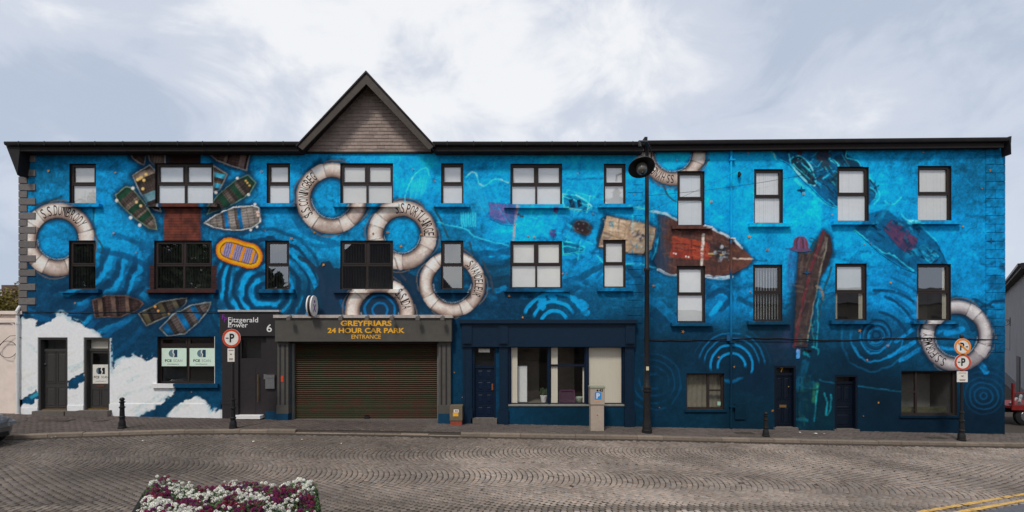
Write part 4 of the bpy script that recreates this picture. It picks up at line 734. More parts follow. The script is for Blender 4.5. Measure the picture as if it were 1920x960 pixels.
# ---- ground floor: charcoal doors
rd = .14
for (x0, x1, yb, ch) in ((72, 127, 768, 'plain'), (158, 206, 767, 'glazed')):
    fr = doorcase(BL, x0, 633, x1, 657 if ch == 'plain' else 656, yb, M_DOORGREY, rd)
    MB().psheet(x0 + 3, 636, x1 - 3, 655, rd + .01).build('transom_pane', M_SHOPGLASS, fr)
    if ch == 'plain':
        d = panel_door(BL, x0 + 3.8, 658.5, x1 - 3.8, yb, M_DOORGREY, rd, [(.08, .02, .47, .56), (.53, .02, .92, .56), (.08, .62, .47, .97), (.53, .62, .92, .97)], label='charcoal four panel door')
        MB().lathe([(.0, -.05), (.03, -.045), (.03, -.02), (.012, -.015), (.012, 0)], (PX(79), rd, PZ(683)), 10, 'y').build('door_knob', M_STEEL, d, True)
    else:
        m = MB(); X0, X1, Z0, Z1 = PX(x0 + 3.8), PX(x1 - 3.8), PZ(yb), PZ(657.5); zg0 = PZ(720)
        m.box(X0, X1, rd, rd + .05, Z0, zg0).box(X0, X0 + .1, rd, rd + .05, zg0, Z1).box(X1 - .1, X1, rd, rd + .05, zg0, Z1).box(X0 + .1, X1 - .1, rd, rd + .05, Z1 - .1, Z1)
        d = m.build('door', M_DOORGREY, BL, label='charcoal door with glazed top and white notice')
        MB().sheet(X0 + .1, X1 - .1, rd + .02, zg0, Z1 - .1).build('pane', M_SHOPGLASS, d)
        MB().box(X0 + .02, X1 - .02, rd + .4, rd + .41, zg0 - .3, Z1).build('interior', M_INT, d)
        ntc = MB().pbox(166, 684, 200, 720, rd + .008, rd + .016).build('notice', M_SIGNW, d); t = MB(); add_text(t, 'FCE', PX(174.5), PZ(710), rd + .006, .085, .20, .02); add_text(t, 'SCAN', PX(190), PZ(710), rd + .006, .085, .25); add_text(t, 'www.fcescan.ie', PX(182), PZ(716.5), rd + .006, .035, .36); t.build('notice_lettering', M_INK, d)
        g = MB(); g.pbox(178, 690, 190, 702, rd + .004, rd + .007); g.build('notice_emblem', M_INK, d); g = MB(); g.xz([(PX(183), PZ(702)), (PX(185), PZ(702)), (PX(186.5), PZ(697)), (PX(184.5), PZ(694)), (PX(185.5), PZ(690)), (PX(183.5), PZ(690)), (PX(182.4), PZ(694)), (PX(184.4), PZ(698))], rd + .001, rd + .0035); g.build('notice_emblem', M_SIGNW, d)
        g = MB(); c = (PX(178), PZ(696)); g.xz([(c[0] + .08 * math.cos(a), c[1] + .115 * math.sin(a)) for a in np.linspace(math.pi / 2, 1.5 * math.pi, 12)], rd + .004, rd + .007); g.build('notice_emblem', mat('slate_ink', (.12, .2, .24), .6), d)
        for a, b in ((.1, .47), (.53, .9)):
            p = MB(); p.frame(X0 + (X1 - X0) * a, X0 + (X1 - X0) * b, Z0 + .1, PZ(730), .025, rd - .014, rd); p.build('door_panel', M_DOORGREY, d)
        MB().pbox(176, 722, 190, 726, rd - .012, rd).build('letterbox', mat('rusty_flap', (.12, .05, .03), .6, .2, 20), d)
        MB().pbox(162, 637, 202, 655, rd + .06, rd + .07).build('net_curtain', M_CREAM, fr)
    MB().box(PX(x0 + 2), PX(x1 - 2), rd - .10, rd + .05, PZ(yb) - .05, PZ(yb) + .012).build('threshold', M_BRASS, BL)
MB().pbox(70, 769.5, 129, 790, -.20, rd + .05).build('step', M_STEP, BL); MB().pbox(152, 768.5, 211, 790, -.22, rd + .05).build('step', M_STEP, BL); MB().pbox(129.5, 770, 151.5, 790, -.16, .0).build('step', M_STEP, BL)
canvas_box('plinth', 206, 757, 415, 800, -.035, .01, BL); canvas_box('plinth', 127.5, 760, 157.5, 772, -.035, .01, BL); canvas_box('plinth', 40, 764, 71.5, 800, -.03, .01, BL)
# ---- ground floor window with two posters
wn = window(BL, (295,631,403,719,2), 'none', sill=False, rd=.12, glassm=M_SHOPGLASS, top=.2, label='ground floor window with two pale green posters')
for x0, x1 in ((296.5, 345), (350, 399)):
    MB().pbox(x0, 653, x1, 687, .128, .134).build('poster', mat('pale_green_poster', alb(190, 208, 190), .5, .05, 8), wn); c = (x0 + x1) / 2 - 1
    t = MB(); add_text(t, 'FCE', PX(c - 9), PZ(679), .124, .095, .24, .02); t.build('poster_lettering', M_INK, wn); t = MB(); add_text(t, 'SCAN', PX(c + 9), PZ(679), .124, .095, .32); t.build('poster_lettering', mat('grey_ink', (.35, .38, .36), .6), wn); t = MB(); add_text(t, 'www.fcescan.ie', PX(c), PZ(684), .124, .04, .42); t.build('poster_lettering', M_INK, wn)
    g = MB(); g.pbox(c - 1, 656, c + 8, 670, .1255, .1275); g.build('poster_emblem', mat('navy_ink', (.02, .06, .11), .6), wn); g = MB(); g.xz([(PX(c - 1.5) + .13 * math.cos(a), PZ(663) + .135 * math.sin(a)) for a in np.linspace(math.pi / 2, 1.5 * math.pi, 12)], .1255, .1275); g.build('poster_emblem', MATS['slate_ink'], wn)
    g = MB(); g.xz([(PX(c), PZ(670)), (PX(c + 2), PZ(670)), (PX(c + 3), PZ(665)), (PX(c + 1), PZ(661)), (PX(c + 2), PZ(656)), (PX(c), PZ(656)), (PX(c - 1), PZ(661)), (PX(c + 1), PZ(665))], .122, .125); g.build('poster_emblem', M_WHITE, wn)
MB().pbox(288, 719.2, 328, 727, -.10, .12).build('sill', M_WHITE, wn, label='white painted end of the sill'); canvas_box('sill', 328.2, 719.2, 411, 726.5, -.10, .12, wn)
MB().box(PX(403) - .012, PX(403) + .002, -.012, .11, PZ(719), PZ(631)).build('jamb_trim', M_WHITE, wn)
# ---- black office doorway
of = MB().pbox(416, 585, 526, 630, -.13, .05).build('sign_fascia', M_BLACK, BL, label='black fascia with white office lettering')
MB().pbox(414, 581.5, 527.5, 585, -.18, .03).build('lead_cap', mat('lead_cap', alb(150, 150, 150), .6, .15, 6), of)
def serif_text(mb, txt, px0, pyb, Y, h, w): add_text(mb, txt, PX(px0), PZ(pyb), Y, h, w, .006, center=False)
t = MB(); serif_text(t, 'Fitzgerald', 432, 607.5, -.134, .235, 1.07); serif_text(t, 'Power', 432, 614, -.134, .175, .70); t6 = MB(); serif_text(t6, '6', 503.5, 622.5, -.134, .28, .19); t6.build('door_number', mat('sign_cream', (.78, .76, .72), .5, .05), of)
for px, py, w in ((435.5, 605.4, 7), (435, 613.6, 7), (435, 607.8, 6)): t.box(PX(px - w / 2), PX(px + w / 2), -.1342, -.1338, PZ(py), PZ(py) + .018)
t.build('sign_lettering', mat('sign_cream', (.78, .76, .72), .5, .05), of)
t = MB(); serif_text(t, 'F', 420.5, 599, -.134, .17, .09); serif_text(t, 'P', 424.5, 604, -.134, .17, .09); t.build('sign_emblem', M_PURPLE, of)
MB().pbox(418, 630.2, 448, 800, -.05, .2).build('side_panel', M_BLACK, BL); MB().pbox(501, 630.2, 521, 770, -.06, .2).build('side_panel', M_BLACK, BL); MB().pbox(499.5, 770.2, 522, 800, -.08, .2).build('pilaster_base', mat('petrol_base', alb(12, 52, 76), .6, .12), BL)
MB().pbox(416.5, 754, 447, 758, -.062, -.04).build('rail', M_BLACK, BL)
dd = MB(); dd.pbox(448.2, 672, 500.8, 777, .03, .09); dd.pbox(448.2, 630.5, 452, 671.8, .03, .09); dd.pbox(489, 630.5, 500.8, 671.8, .03, .09); dd.pbox(452.2, 630.5, 488.8, 636, .03, .09)
do = dd.build('door', M_BLACK, BL, label='plain black door with glazed top and long steel handle'); MB().psheet(452, 636, 489, 672, .06).build('pane', M_SHOPGLASS, do); MB().pbox(448, 632, 500, 690, .5, .51).build('interior', M_INT, do)
MB().pbox(478.5, 690, 479.0, 777, .024, .031).build('door_joint', M_INK, do)
m = MB(); m.tube([(PX(485), -.05, PZ(702)), (PX(485), -.05, PZ(753))], .016, 8); m.tube([(PX(485), -.05, PZ(708)), (PX(485), .03, PZ(708))], .009, 6); m.tube([(PX(485), -.05, PZ(747)), (PX(485), .03, PZ(747))], .009, 6); m.build('handle', M_BRASS, do, True)
MB().pbox(494, 702, 499, 711, .015, .03).build('lock_plate', M_STEEL, do)
lb = MB(); lb.pbox(500.5, 702.3, 518.5, 708, -.15, -.06); lb.xz([(PX(501), PZ(728)), (PX(518), PZ(728)), (PX(518), PZ(708.5)), (PX(501), PZ(708.5))], -.135, -.06); lb.build('letterbox', M_STEEL, BL)
MB().pbox(443, 777.5, 494, 783.5, -.24, .1).build('step', M_WHITE, BL, label='white painted door step')
# ---- car park entrance
cp = MB().pbox(523.5, 597, 848.5, 640, -.30, .02).build('sign_fascia', M_CONC, BL, label='grey concrete fascia with gold car park lettering')
MB().pbox(521.5, 591, 851, 596.6, -.36, .01).build('lead_cap', mat('weathered_cap', alb(158, 148, 140), .8, .25, 7, grime=.5), cp)
t = MB(); FY = -.305; s_ = D / (D + FY)
for txt, px, py, h, w in (('GREYFRIARS', 686.5, 611.4, 10.2, 94), ('24 HOUR CAR PARK', 686.5, 624.6, 9.6, 142), ('ENTRANCE', 686.5, 635.2, 7.6, 54)):
    add_text(t, txt, PX(px, FY), PZ(py, FY), FY, h / 52, w / 52, .035 if h > 8 else .012)
t.build('sign_lettering', M_GOLD, cp)
for px in (546, 642, 691, 737, 785, 831):
    m = MB(); X = PX(px, -.4); Z = PZ(592, -.4); m.tube([(X, -.34, Z), (X, -.5, Z + .01), (X, -.56, Z - .05)], .012, 6); m.prism([(-.07, -.05), (.07, -.05), (.07, .05), (-.07, .05)], -.62, -.50, lambda u, v, d, X=X, Z=Z: (X + u * (1 - (d + .5) * -1.5 * .2), d, Z - .09 + v + (d + .56) * .4)); m.build('spotlight', mat('lamp_housing', (.12, .11, .10), .5, .3, 20), cp)
pet = MATS['petrol_base']
for x0, x1 in ((524, 544.5), (823.5, 846)):
    p = MB().pbox(x0, 640.2, x1, 766, -.16, .15).build('pier', M_CONC, BL); MB().pbox(x0 + 4, 646, x0 + 7, 760, -.166, -.158).build('pier_groove', M_BLACK, p); MB().pbox(x0 + 13, 646, x0 + 16, 760, -.166, -.158).build('pier_groove', M_BLACK, p)
    MB().pbox(x0 - 1, 758, x1 + 1, 774, -.19, .15).build('pier_block', M_CONC, p); MB().pbox(x0 - .5, 774.2, x1 + .5, 806, -.2, .15).build('pier_base', pet, p)
MB().pbox(531, 704, 535.5, 715, -.17, -.16).build('red_mark', M_RED, BL)
M_SLAT = mat('shutter_slat', alb(54, 46, 31), .6, .12, 4, metal=.0, obj_var=.25, stretch=(1, 1, 8), grime=.3)
t_ = M_SLAT.node_tree; b_ = t_.nodes['Principled BSDF']; lk = b_.inputs['Base Color'].links[0]; src = lk.from_socket; tcn = t_.nodes.new('ShaderNodeTexCoord'); mpn = t_.nodes.new('ShaderNodeMapping'); mpn.inputs['Scale'].default_value = (.9, 1, 2.2); mpn.inputs['Rotation'].default_value = (0, .35, 0); oin = t_.nodes.new('ShaderNodeObjectInfo'); adv = t_.nodes.new('ShaderNodeVectorMath'); t_.links.new(tcn.outputs['Object'], adv.inputs[0]); t_.links.new(oin.outputs['Location'], adv.inputs[1]); t_.links.new(adv.outputs[0], mpn.inputs['Vector'])
nzn = t_.nodes.new('ShaderNodeTexNoise'); nzn.inputs['Scale'].default_value = 2.6; nzn.inputs['Detail'].default_value = 3; t_.links.new(mpn.outputs['Vector'], nzn.inputs['Vector']); rpn = t_.nodes.new('ShaderNodeValToRGB'); rpn.color_ramp.elements[0].position = .4; rpn.color_ramp.elements[0].color = (1.35, .75, .7, 1); rpn.color_ramp.elements[1].position = .6; rpn.color_ramp.elements[1].color = (.72, 1.05, .75, 1); t_.links.new(nzn.outputs['Fac'], rpn.inputs['Fac']); mun = t_.nodes.new('ShaderNodeVectorMath'); mun.operation = 'MULTIPLY'; t_.links.new(src, mun.inputs[0]); t_.links.new(rpn.outputs['Color'], mun.inputs[1]); t_.links.new(mun.outputs[0], b_.inputs['Base Color'])
sh = MB().pbox(545, 640.5, 823, 800, .22, .24).build('roller_shutter', mat('shutter_curtain', alb(26, 24, 20), .6), BL, label='closed brown slatted roller shutter')
sz = .074; z = PZ(796); X0, X1 = PX(546), PX(822.5); sm = None
off = OFF[sh.name]; prof = [(.215, 0), (.19, .012), (.178, .037), (.19, .06), (.215, .07)]
m = MB(); 
for i in range(len(prof) - 1): m.quad((X0 - off[0], prof[i][0] - off[1], prof[i][1]), (X1 - off[0], prof[i][0] - off[1], prof[i][1]), (X1 - off[0], prof[i + 1][0] - off[1], prof[i + 1][1]), (X0 - off[0], prof[i + 1][0] - off[1], prof[i + 1][1]))
sme = bpy.data.meshes.new('slat'); sme.from_pydata(m.v, [], m.f); sme.materials.append(M_SLAT)
while z < PZ(642): o = bpy.data.objects.new('slat', sme); link(o, sh); o.location = (0, 0, z - off[2]); z += sz
MB().pbox(545.2, 640.5, 549, 800, .08, .21).pbox(819, 640.5, 822.8, 800, .08, .21).build('shutter_guide', mat('guide_rail', alb(96, 96, 92), .5), sh); MB().pbox(545, 635, 823, 644, .02, .25).build('shutter_box', M_BLACK, sh)
MB().pbox(546, 786, 822, 800, .15, .20).build('bottom_rail', mat('rail_metal', alb(60, 54, 44), .5, .2, 8, grime=.5), sh); MB().pbox(681, 781, 690, 787, .13, .17).build('lock', M_CAST, sh)
MB().box(PX(545), PX(823), .0, .3, zg(-2) - .3, zg(PX(545)) - .01).build('sill_slab', M_STEP, BL)
# ---- dark blue shopfront
sf = MB().pbox(866, 607, 1189, 650, -.16, .02).build('shop_fascia', M_NAVY, BL, label='blank navy shop fascia')
MB().pbox(862, 599.5, 1192, 606.6, -.24, .01).build('cornice', M_NAVY, sf); MB().pbox(864, 603.5, 1190.5, 606.5, -.27, -.24).build('cornice_lip', M_NAVY, sf)
for x0, x1 in ((868, 885), (936, 952), (1171, 1187.5)):
    p = MB().pbox(x0, 650.2, x1, 766, -.09, .12).build('pilaster', M_NAVY, BL); MB().pbox(x0 - 1.5, 766.2, x1 + 1.5, 812, -.12, .12).build('pilaster_base', M_NAVY, p); MB().pbox(x0 + 3, 656, x0 + 5, 762, -.1, -.088).build('pilaster_moulding', M_NAVY, p); MB().pbox(x1 - 5, 656, x1 - 3, 762, -.1, -.088).build('pilaster_moulding', M_NAVY, p)
    MB().pbox(x0 - .5, 609, x1 + .5, 645, -.20, -.155).build('corbel', M_NAVY, p); MB().pbox(x0 + 3, 640, x1 - 3, 644, -.23, -.2).build('corbel_scroll', M_NAVY, p)
fr = doorcase(BL, 886, 650, 930, 688, 784, M_NAVYD, .12); MB().psheet(889, 653, 927, 686, .13).build('transom_pane', M_SHOPGLASS, fr); MB().pbox(897, 654, 918, 661, .126, .129).build('transom_notice', M_SIGNW, fr)
d = panel_door(BL, 889.5, 690, 926.5, 784, M_NAVYD, .13, [(.1, .03, .48, .22), (.54, .03, .9, .22), (.1, .26, .48, .47), (.54, .26, .9, .47), (.1, .51, .48, .72), (.54, .51, .9, .72), (.1, .76, .48, .97), (.54, .76, .9, .97)], label='navy eight panel shop door')
MB().pbox(921.5, 720, 924.5, 732, .1, .13).build('letterbox', mat('copper_plate', (.35, .12, .05), .4, .2, 20, metal=.6), d); MB().pbox(884, 783.5, 932, 800, -.12, .2).build('step', M_STEP, BL)
Zs0, Zs1 = PZ(758), PZ(650)
for x0, x1, kind in ((957, 1028, 'a'), (1031, 1098, 'b'), (1103, 1168, 'c')):
    f = MB(); X0, X1 = PX(x0), PX(x1); f.frame(X0, X1, Zs0, Zs1, .035, .06, .12)
    if kind == 'b': f.box(X0 + .035, X1 - .035, .062, .118, PZ(687), PZ(683.5))
    w = f.build('shop_window', M_NAVYD, BL); MB().sheet(X0 + .03, X1 - .03, .088, Zs0 + .03, Zs1 - .03).build('pane', M_SHOPGLASS, w)
    i = MB(); i.quad((X0 - .3, 1.55, Zs0), (X1 + .3, 1.55, Zs0), (X1 + .3, 1.55, Zs1 + .1), (X0 - .3, 1.55, Zs1 + .1)); i.quad((X0, .13, Zs0), (X0, 1.55, Zs0), (X1, 1.55, Zs0), (X1, .13, Zs0)); i.build('interior', mat('shop_room', (.17, .14, .11), .9, .25, 2), w)
    m = MB(); rng = {'a': (958, 970), 'b': (1034, 1046), 'c': (1104.5, 1167)}[kind]; n = max(3, int((rng[1] - rng[0]) / 4)); st = (PX(rng[1]) - PX(rng[0])) / n
    for k in range(n): xa = PX(rng[0]) + k * st; m.quad((xa, .115, Zs0 + .02), (xa + st * 1.05, .135, Zs0 + .02), (xa + st * 1.05, .135, Zs1), (xa, .115, Zs1))
    m.build('blind', M_CREAM, w)
    if kind == 'b': MB().pbox(1094, 690, 1096.5, 756, .19, .21).build('blind', M_CREAM, w)
MB().pbox(953, 758, 1170, 761, -.06, .12).build('shop_sill', mat('pale_sill', alb(120, 118, 112), .7, .2), BL)
for x0, x1 in ((952.2, 956.8), (1028.2, 1030.8), (1098.2, 1102.8), (1168.2, 1170.8)): MB().pbox(x0, 650.2, x1, 757.8, -.01, .12).build('mullion', M_NAVYD, BL)
t = thing('cabinet', 'tall white cabinet standing inside the shop window', 'cabinet', (PX(980), .5, PZ(757))); MB().box(PX(971), PX(989), .35, .8, PZ(757), PZ(688)).build('carcass', M_WHITE, t); MB().box(PX(971.5), PX(988.5), .33, .348, PZ(756), PZ(689)).build('door', M_WHITE, t)
t = thing('plant_pot', 'small white potted plant inside the shop window', 'plant', (PX(1021), .4, PZ(757))); MB().lathe([(.09, 0), (.13, .2), (.14, .24), (.12, .24)], (PX(1021), .4, PZ(757)), 14).build('pot', M_WHITE, t, True); V_, F_, C_ = None, None, None
m = MB()
for k in range(60): a = random.uniform(0, 6.28); r_ = random.uniform(.03, .16); zz_ = PZ(757) + .24 + random.uniform(0, .22); m.quad((PX(1021) + r_ * math.cos(a), .4 + r_ * math.sin(a), zz_), (PX(1021) + r_ * math.cos(a + .3), .4 + r_ * math.sin(a + .3), zz_ + .05), (PX(1021) + 1.2 * r_ * math.cos(a + .2), .4 + 1.2 * r_ * math.sin(a + .2), zz_ + .09), (PX(1021) + r_ * math.cos(a - .2), .4 + r_ * math.sin(a - .2), zz_ + .06))
m.build('foliage', mat('indoor_leaf', (.06, .10, .04), .6), t)
t = thing('crate', 'dark purple crate inside the middle shop window', 'crate', (PX(1065), .45, PZ(757))); m = MB(); m.frame(PX(1050), PX(1080), PZ(757), PZ(733), .04, .3, .33); m.build('front_frame', mat('plum_plastic', (.10, .03, .07), .6), t); MB().box(PX(1050.5), PX(1079.5), .335, .65, PZ(757), PZ(734)).build('body', mat('plum_body', (.07, .025, .05), .7), t)
t = thing('bowl', 'pale bowl inside the middle shop window', 'bowl', (PX(1089), .4, PZ(757))); MB().lathe([(.06, 0), (.13, .08), (.16, .19), (.14, .19), (.11, .09)], (PX(1089), .4, PZ(757)), 16).build('bowl_shell', mat('pale_green_bowl', (.45, .52, .42), .5), t, True)
canvas_box('stall_riser', 953, 761.2, 1170.5, 815, -.03, .02, BL)

# ================================================================== right building
xl2, xr2, zt2 = PX(1205), PX(1884), PZ(276)
MB().box(xr2 - .25, xr2 - .005, .01, 9, -.9, zt2).box(xl2 + .1, xr2 - .25, 8.8, 9, -.9, zt2).box(xl2 + .1, xr2 - .25, 1.6, 1.7, -.9, zt2).build('side_wall', M_SHELL, BR)
eY = -.30; za, zb = PZ(264, eY), PZ(258, eY); XA, XB = PX(1209, eY) + .01, PX(1889, eY)
def sl(d): return za + (zb - za) * (d - XA) / (XB - XA)
g = MB(); prof = [(eY, 0), (eY - .05, -.005), (eY - .055, -.07), (eY - .03, -.13), (eY + .03, -.15), (eY + .06, -.12), (eY + .06, 0)]
g.prism(prof, XA, XB, lambda u, v, d: (d, u, sl(d) + v)).build('gutter', M_EAVE, BR, smooth=True)
MB().prism([(eY + .07, -.32), (eY + .1, -.32), (eY + .1, -.01), (eY + .07, -.01)], XA, XB - .05, lambda u, v, d: (d, u, sl(d) + v)).build('fascia_board', M_SOFFIT, BR)
MB().prism([(eY + .1, -.30), (.02, -.30), (.02, -.27), (eY + .1, -.27)], XA, XB - .05, lambda u, v, d: (d, u, sl(d) + v)).build('soffit', M_SOFFIT, BR)
MB().prism([(eY + .08, -.02), (5, 1.6), (9.2, .3), (9.2, .1), (5, 1.4), (.1, -.2)], XA, XB - .05, lambda u, v, d: (d, u, sl(d) + v)).build('roof', M_ROOF, BR)
MB().xz([(PX(1884, -.2), PZ(259, -.2)), (PX(1889, -.2), PZ(258, -.2)), (PX(1888, -.2), PZ(272, -.2)), (PX(1883, -.1), PZ(294, -.1))], -.34, -.01).build('eave_bracket', M_EAVE, BR)
MB().box(XA - .07, XA + .03, -.5, -.2, za - .12, za + .06).build('gutter_stop', M_EAVE, BR)
# downpipe painted over with the wall
xs = PX(1371, -.08); n = 40; zz = np.linspace(PZ(266, -.08), zg(xs) + .02, n); V = []; C = []; Q = []
for i, z in enumerate(zz):
    py = HOR - (z - CZ) * 52; c = samp(np.array([1376.0]), np.array([py]))[0] * 1.05
    for k in range(8): q = 2 * math.pi * k / 8; V.append((xs + .043 * math.cos(q), -.075 + .043 * math.sin(q), z)); C.append(c)
for i in range(n - 1):
    for k in range(8): Q.append((i * 8 + k, (i + 1) * 8 + k, (i + 1) * 8 + (k + 1) % 8, i * 8 + (k + 1) % 8))
dp = np_mesh('downpipe', V, Q, M_WALL, BR, np.array(C)); dp.data.polygons.foreach_set('use_smooth', [True] * len(dp.data.polygons))
for py in (300, 447, 640, 760):
    c = canvas_box('pipe_clip', 1366, py, 1376, py + 3, -.13, -.01, dp)
m = MB()
m.tube([(PX(px), -.025, PZ(636 + 2.0 * math.sin(px * .021) + (1.2 if px % 3 else 0) - (px - 1206) * .003)) for px in range(1206, 1886, 17)], .014, 5).tube([(PX(px), -.03, PZ(639 + 2.2 * math.sin(px * .013 + 1) - (px - 1206) * .004)) for px in range(1206, 1886, 23)], .009, 5); m.build('wall_cable', M_CAST, BR)
MB().pbox(1361, 628, 1368, 639, -.09, .0).build('junction_box', mat('blue_box', alb(26, 70, 104), .6), BR); canvas_box('meter_box', 1377, 757, 1397, 786, -.05, .01, BR, dark=.85)
canvas_box('base_band', 1205.2, 800, 1286, 840, -.02, .01, BR)
for px, py in ((1502, 356), (1857, 452), (1512, 512)):     # wall tie plates
    m = MB(); m.xz([(PX(px) + (.15 if k % 2 == 0 else .04) * math.cos(k * math.pi / 4) * (1 if k % 4 == 0 else .5), PZ(py) + (.12 if k % 2 == 0 else .04) * math.sin(k * math.pi / 4)) for k in range(8)], -.04, 0); m.build('tie_plate', mat('tie_plate_paint', alb(12, 70, 104), .6), BR)
m = MB(); m.lathe([(.03, -.06), (.05, -.02), (.05, .1), (.03, .14)], (PX(1386, -.1), -.1, PZ(331)), 10); m.box(PX(1384.5), PX(1387.5), -.1, 0, PZ(330), PZ(327)); m.build('wall_lamp', M_CAST, BR)
MB().box(PX(1508), PX(1521), -.06, 0, PZ(657), PZ(654.5)).build('vent_ledge', M_CAST, BR)
# ground floor of the right building
w = window(BR, (1287,700,1358,768), 'none', sill=False, rd=.1, glassm=M_SHOPGLASS, plain=True, depth=1.2, label='wide ground floor window with narrow opening light')
WX0, WX1, WZ0, WZ1 = PX(1287), PX(1358), PZ(768), PZ(700); xm = PX(1330)
MB().box(xm - .04, xm + .04, .096, .165, WZ0 + .062, WZ1 - .062).box(xm + .04, WX1 - .062, .096, .165, PZ(734), PZ(731)).build('mullion', M_FRAME, w)
for a, b, c, d in ((WX0 + .06, xm - .04, WZ0 + .06, WZ1 - .06), (xm + .04, WX1 - .06, WZ0 + .06, PZ(734)), (xm + .04, WX1 - .06, PZ(731), WZ1 - .06)): MB().sheet(a, b, .133, c, d).build('pane', M_SHOPGLASS, w)
m = MB(); n = 14
for k in range(n): xa = WX0 + .07 + k * .095; m.quad((xa, .30 + .03 * (k % 2), WZ0 + .05), (xa + .095, .30 + .03 * ((k + 1) % 2), WZ0 + .05), (xa + .095, .30 + .03 * ((k + 1) % 2), WZ1), (xa, .30 + .03 * (k % 2), WZ1))
m.build('net_curtain', mat('dusty_net', (.22, .19, .14), .9, .25, 3), w); MB().pbox(1348, 754, 1354, 761, .126, .129).build('window_sticker', mat('mint_sticker', (.35, .55, .42), .6), w); canvas_box('sill', 1283, 768.2, 1362, 772, -.06, .1, w)
w = window(BR, (1690,695,1795,779), 'none', sill=False, rd=.1, glassm=glass('dusk_glass', .10), plain=True, depth=1.3, label='wide ground floor window by the corner')
WX0, WX1, WZ0, WZ1 = PX(1690), PX(1795), PZ(779), PZ(695); xm = PX(1722)
MB().box(xm - .035, xm + .035, .096, .165, WZ0 + .062, WZ1 - .062).box(WX0 + .062, xm - .035, .096, .165, PZ(737), PZ(734)).build('mullion', M_FRAME, w); MB().sheet(WX0 + .05, WX1 - .05, .133, WZ0 + .05, WZ1 - .05).build('pane', M_SHOPGLASS, w)
MB().pbox(1700, 705, 1785, 778, .9, .92).build('display_panel', mat('grey_panel', (.16, .15, .13), .9, .2, 2), w); MB().pbox(1694, 766, 1792, 776, .35, .45).build('display_ledge', mat('olive_ledge', (.08, .07, .03), .8, .4, 8), w); canvas_box('sill', 1686, 779.2, 1799, 783, -.05, .1, w)
fr = doorcase(BR, 1452, 686, 1492, 702, 802, M_NIGHT, .13); MB().psheet(1455, 689, 1489, 700, .14).build('transom_pane', M_SHOPGLASS, fr); t = MB(); add_text(t, '7', PX(1470), PZ(698.5), .137, .17, .1, .02); t.build('door_number', M_GOLD, fr)
d = panel_door(BR, 1455.5, 704, 1488.5, 800, M_NIGHT, .14, [(.1, .03, .47, .48), (.53, .03, .9, .48), (.1, .62, .47, .96), (.53, .62, .9, .96)], label='dark navy door with brass letterbox'); MB().pbox(1465, 760, 1478, 765, .12, .14).build('letterbox', M_BRASS, d); MB().lathe([(.0, -.05), (.025, -.04), (.025, -.02), (.01, 0)], (PX(1482), .14, PZ(726)), 8, 'y').build('door_knob', M_BRASS, d)
MB().pbox(1450, 801, 1494, 820, -.1, .2).build('step', M_STEP, BR)
fr = doorcase(BR, 1565, 703, 1608, 718, 805, M_NIGHT, .16); MB().psheet(1568, 706, 1605, 716, .17).build('transom_pane', M_SHOPGLASS, fr)
panel_door(BR, 1568.5, 720, 1604.5, 805, M_NIGHT, .17, [(.1, .04, .47, .4), (.53, .04, .9, .4), (.1, .47, .9, .6), (.1, .66, .9, .95)], label='near black door in a deep recess'); MB().pbox(1563, 804.5, 1610, 820, -.06, .25).build('step', M_STEP, BR)
m = MB(); X = xr2; Z = PZ(600); m.tube([(X, -.02, Z), (X + .17, -.02, Z)], .014, 6); m.tube([(X + .17, -.02, Z + .09), (X + .17, -.02, Z - .22)], .014, 6)
m.tube([(X + .02, -.02, Z - .2), (X + .10, -.02, Z - .17), (X + .15, -.02, Z - .10), (X + .15, -.02, Z - .05), (X + .1, -.02, Z - .03), (X + .07, -.02, Z - .07), (X + .1, -.02, Z - .09)], .010, 6); m.build('scroll_bracket', M_CAST, BR); MB().tube([(X + .17, -.02, Z - .22), (X + .165, -.02, Z - .6), (X + .16, -.02, Z - 1.1), (X + .01, -.02, Z - 1.02)], .005, 5).build('hanging_cable', M_CAST, BR)

# ================================================================== ground
M_JOINT = mat('road_bed', alb(58, 51, 45), .95, .25, 14, bump=.5, bscale=60)
M_SETT = mat('sett_stone', alb(112, 102, 98), .72, .16, 9, bump=.35, bscale=70, attr=True, spec=.35)
M_SETT1 = mat('sett_stone_single', alb(100, 90, 81), .72, .16, 9, bump=.35, bscale=70, obj_var=.22, spec=.35)
M_PAVER = mat('paver_brick', None, .85, .16, 9, bump=.35, bscale=70, attr=True, spec=.3)
M_KERB = mat('granite_kerb', alb(112, 100, 88), .85, .16, 11, bump=.4, bscale=60, obj_var=.14, grime=.35)
g = MB(); g.quad((-1500, -1500, zg(-1500) * 0 - 6.5), (1500, -1500, -6.5), (1500, 1500, -6.5), (-1500, 1500, -6.5)); tag(g.build('ground', M_JOINT), kind='structure')
KP = [(-60, -3.6), (-22, -3.5), (gpt(20, 816)[0], -3.25), (gpt(110, 812)[0], -2.95), (gpt(200, 810)[0], -2.6), (gpt(330, 806.5)[0], -2.14), (gpt(480, 805)[0], -1.82), (gpt(640, 809)[0], -1.74), (gpt(850, 812)[0], -1.72), (gpt(1200, 816)[0], -1.62), (gpt(1500, 824)[0], -1.66), (gpt(1900, 830)[0], -1.55), (30, -1.5), (60, -1.5)]
kx, ky = np.array([p[0] for p in KP]), np.array([p[1] for p in KP])
def kerbY(x): return np.interp(x, kx, ky)
rx = -ROAD_DROP
road = MB(); road.quad((-60, -60, zg(-60) + rx - .014), (60, -60, zg(60) + rx - .014), (60, 30, zg(60) + rx - .014), (-60, 30, zg(-60) + rx - .014)); road = tag(road.build('road', M_JOINT), kind='structure')
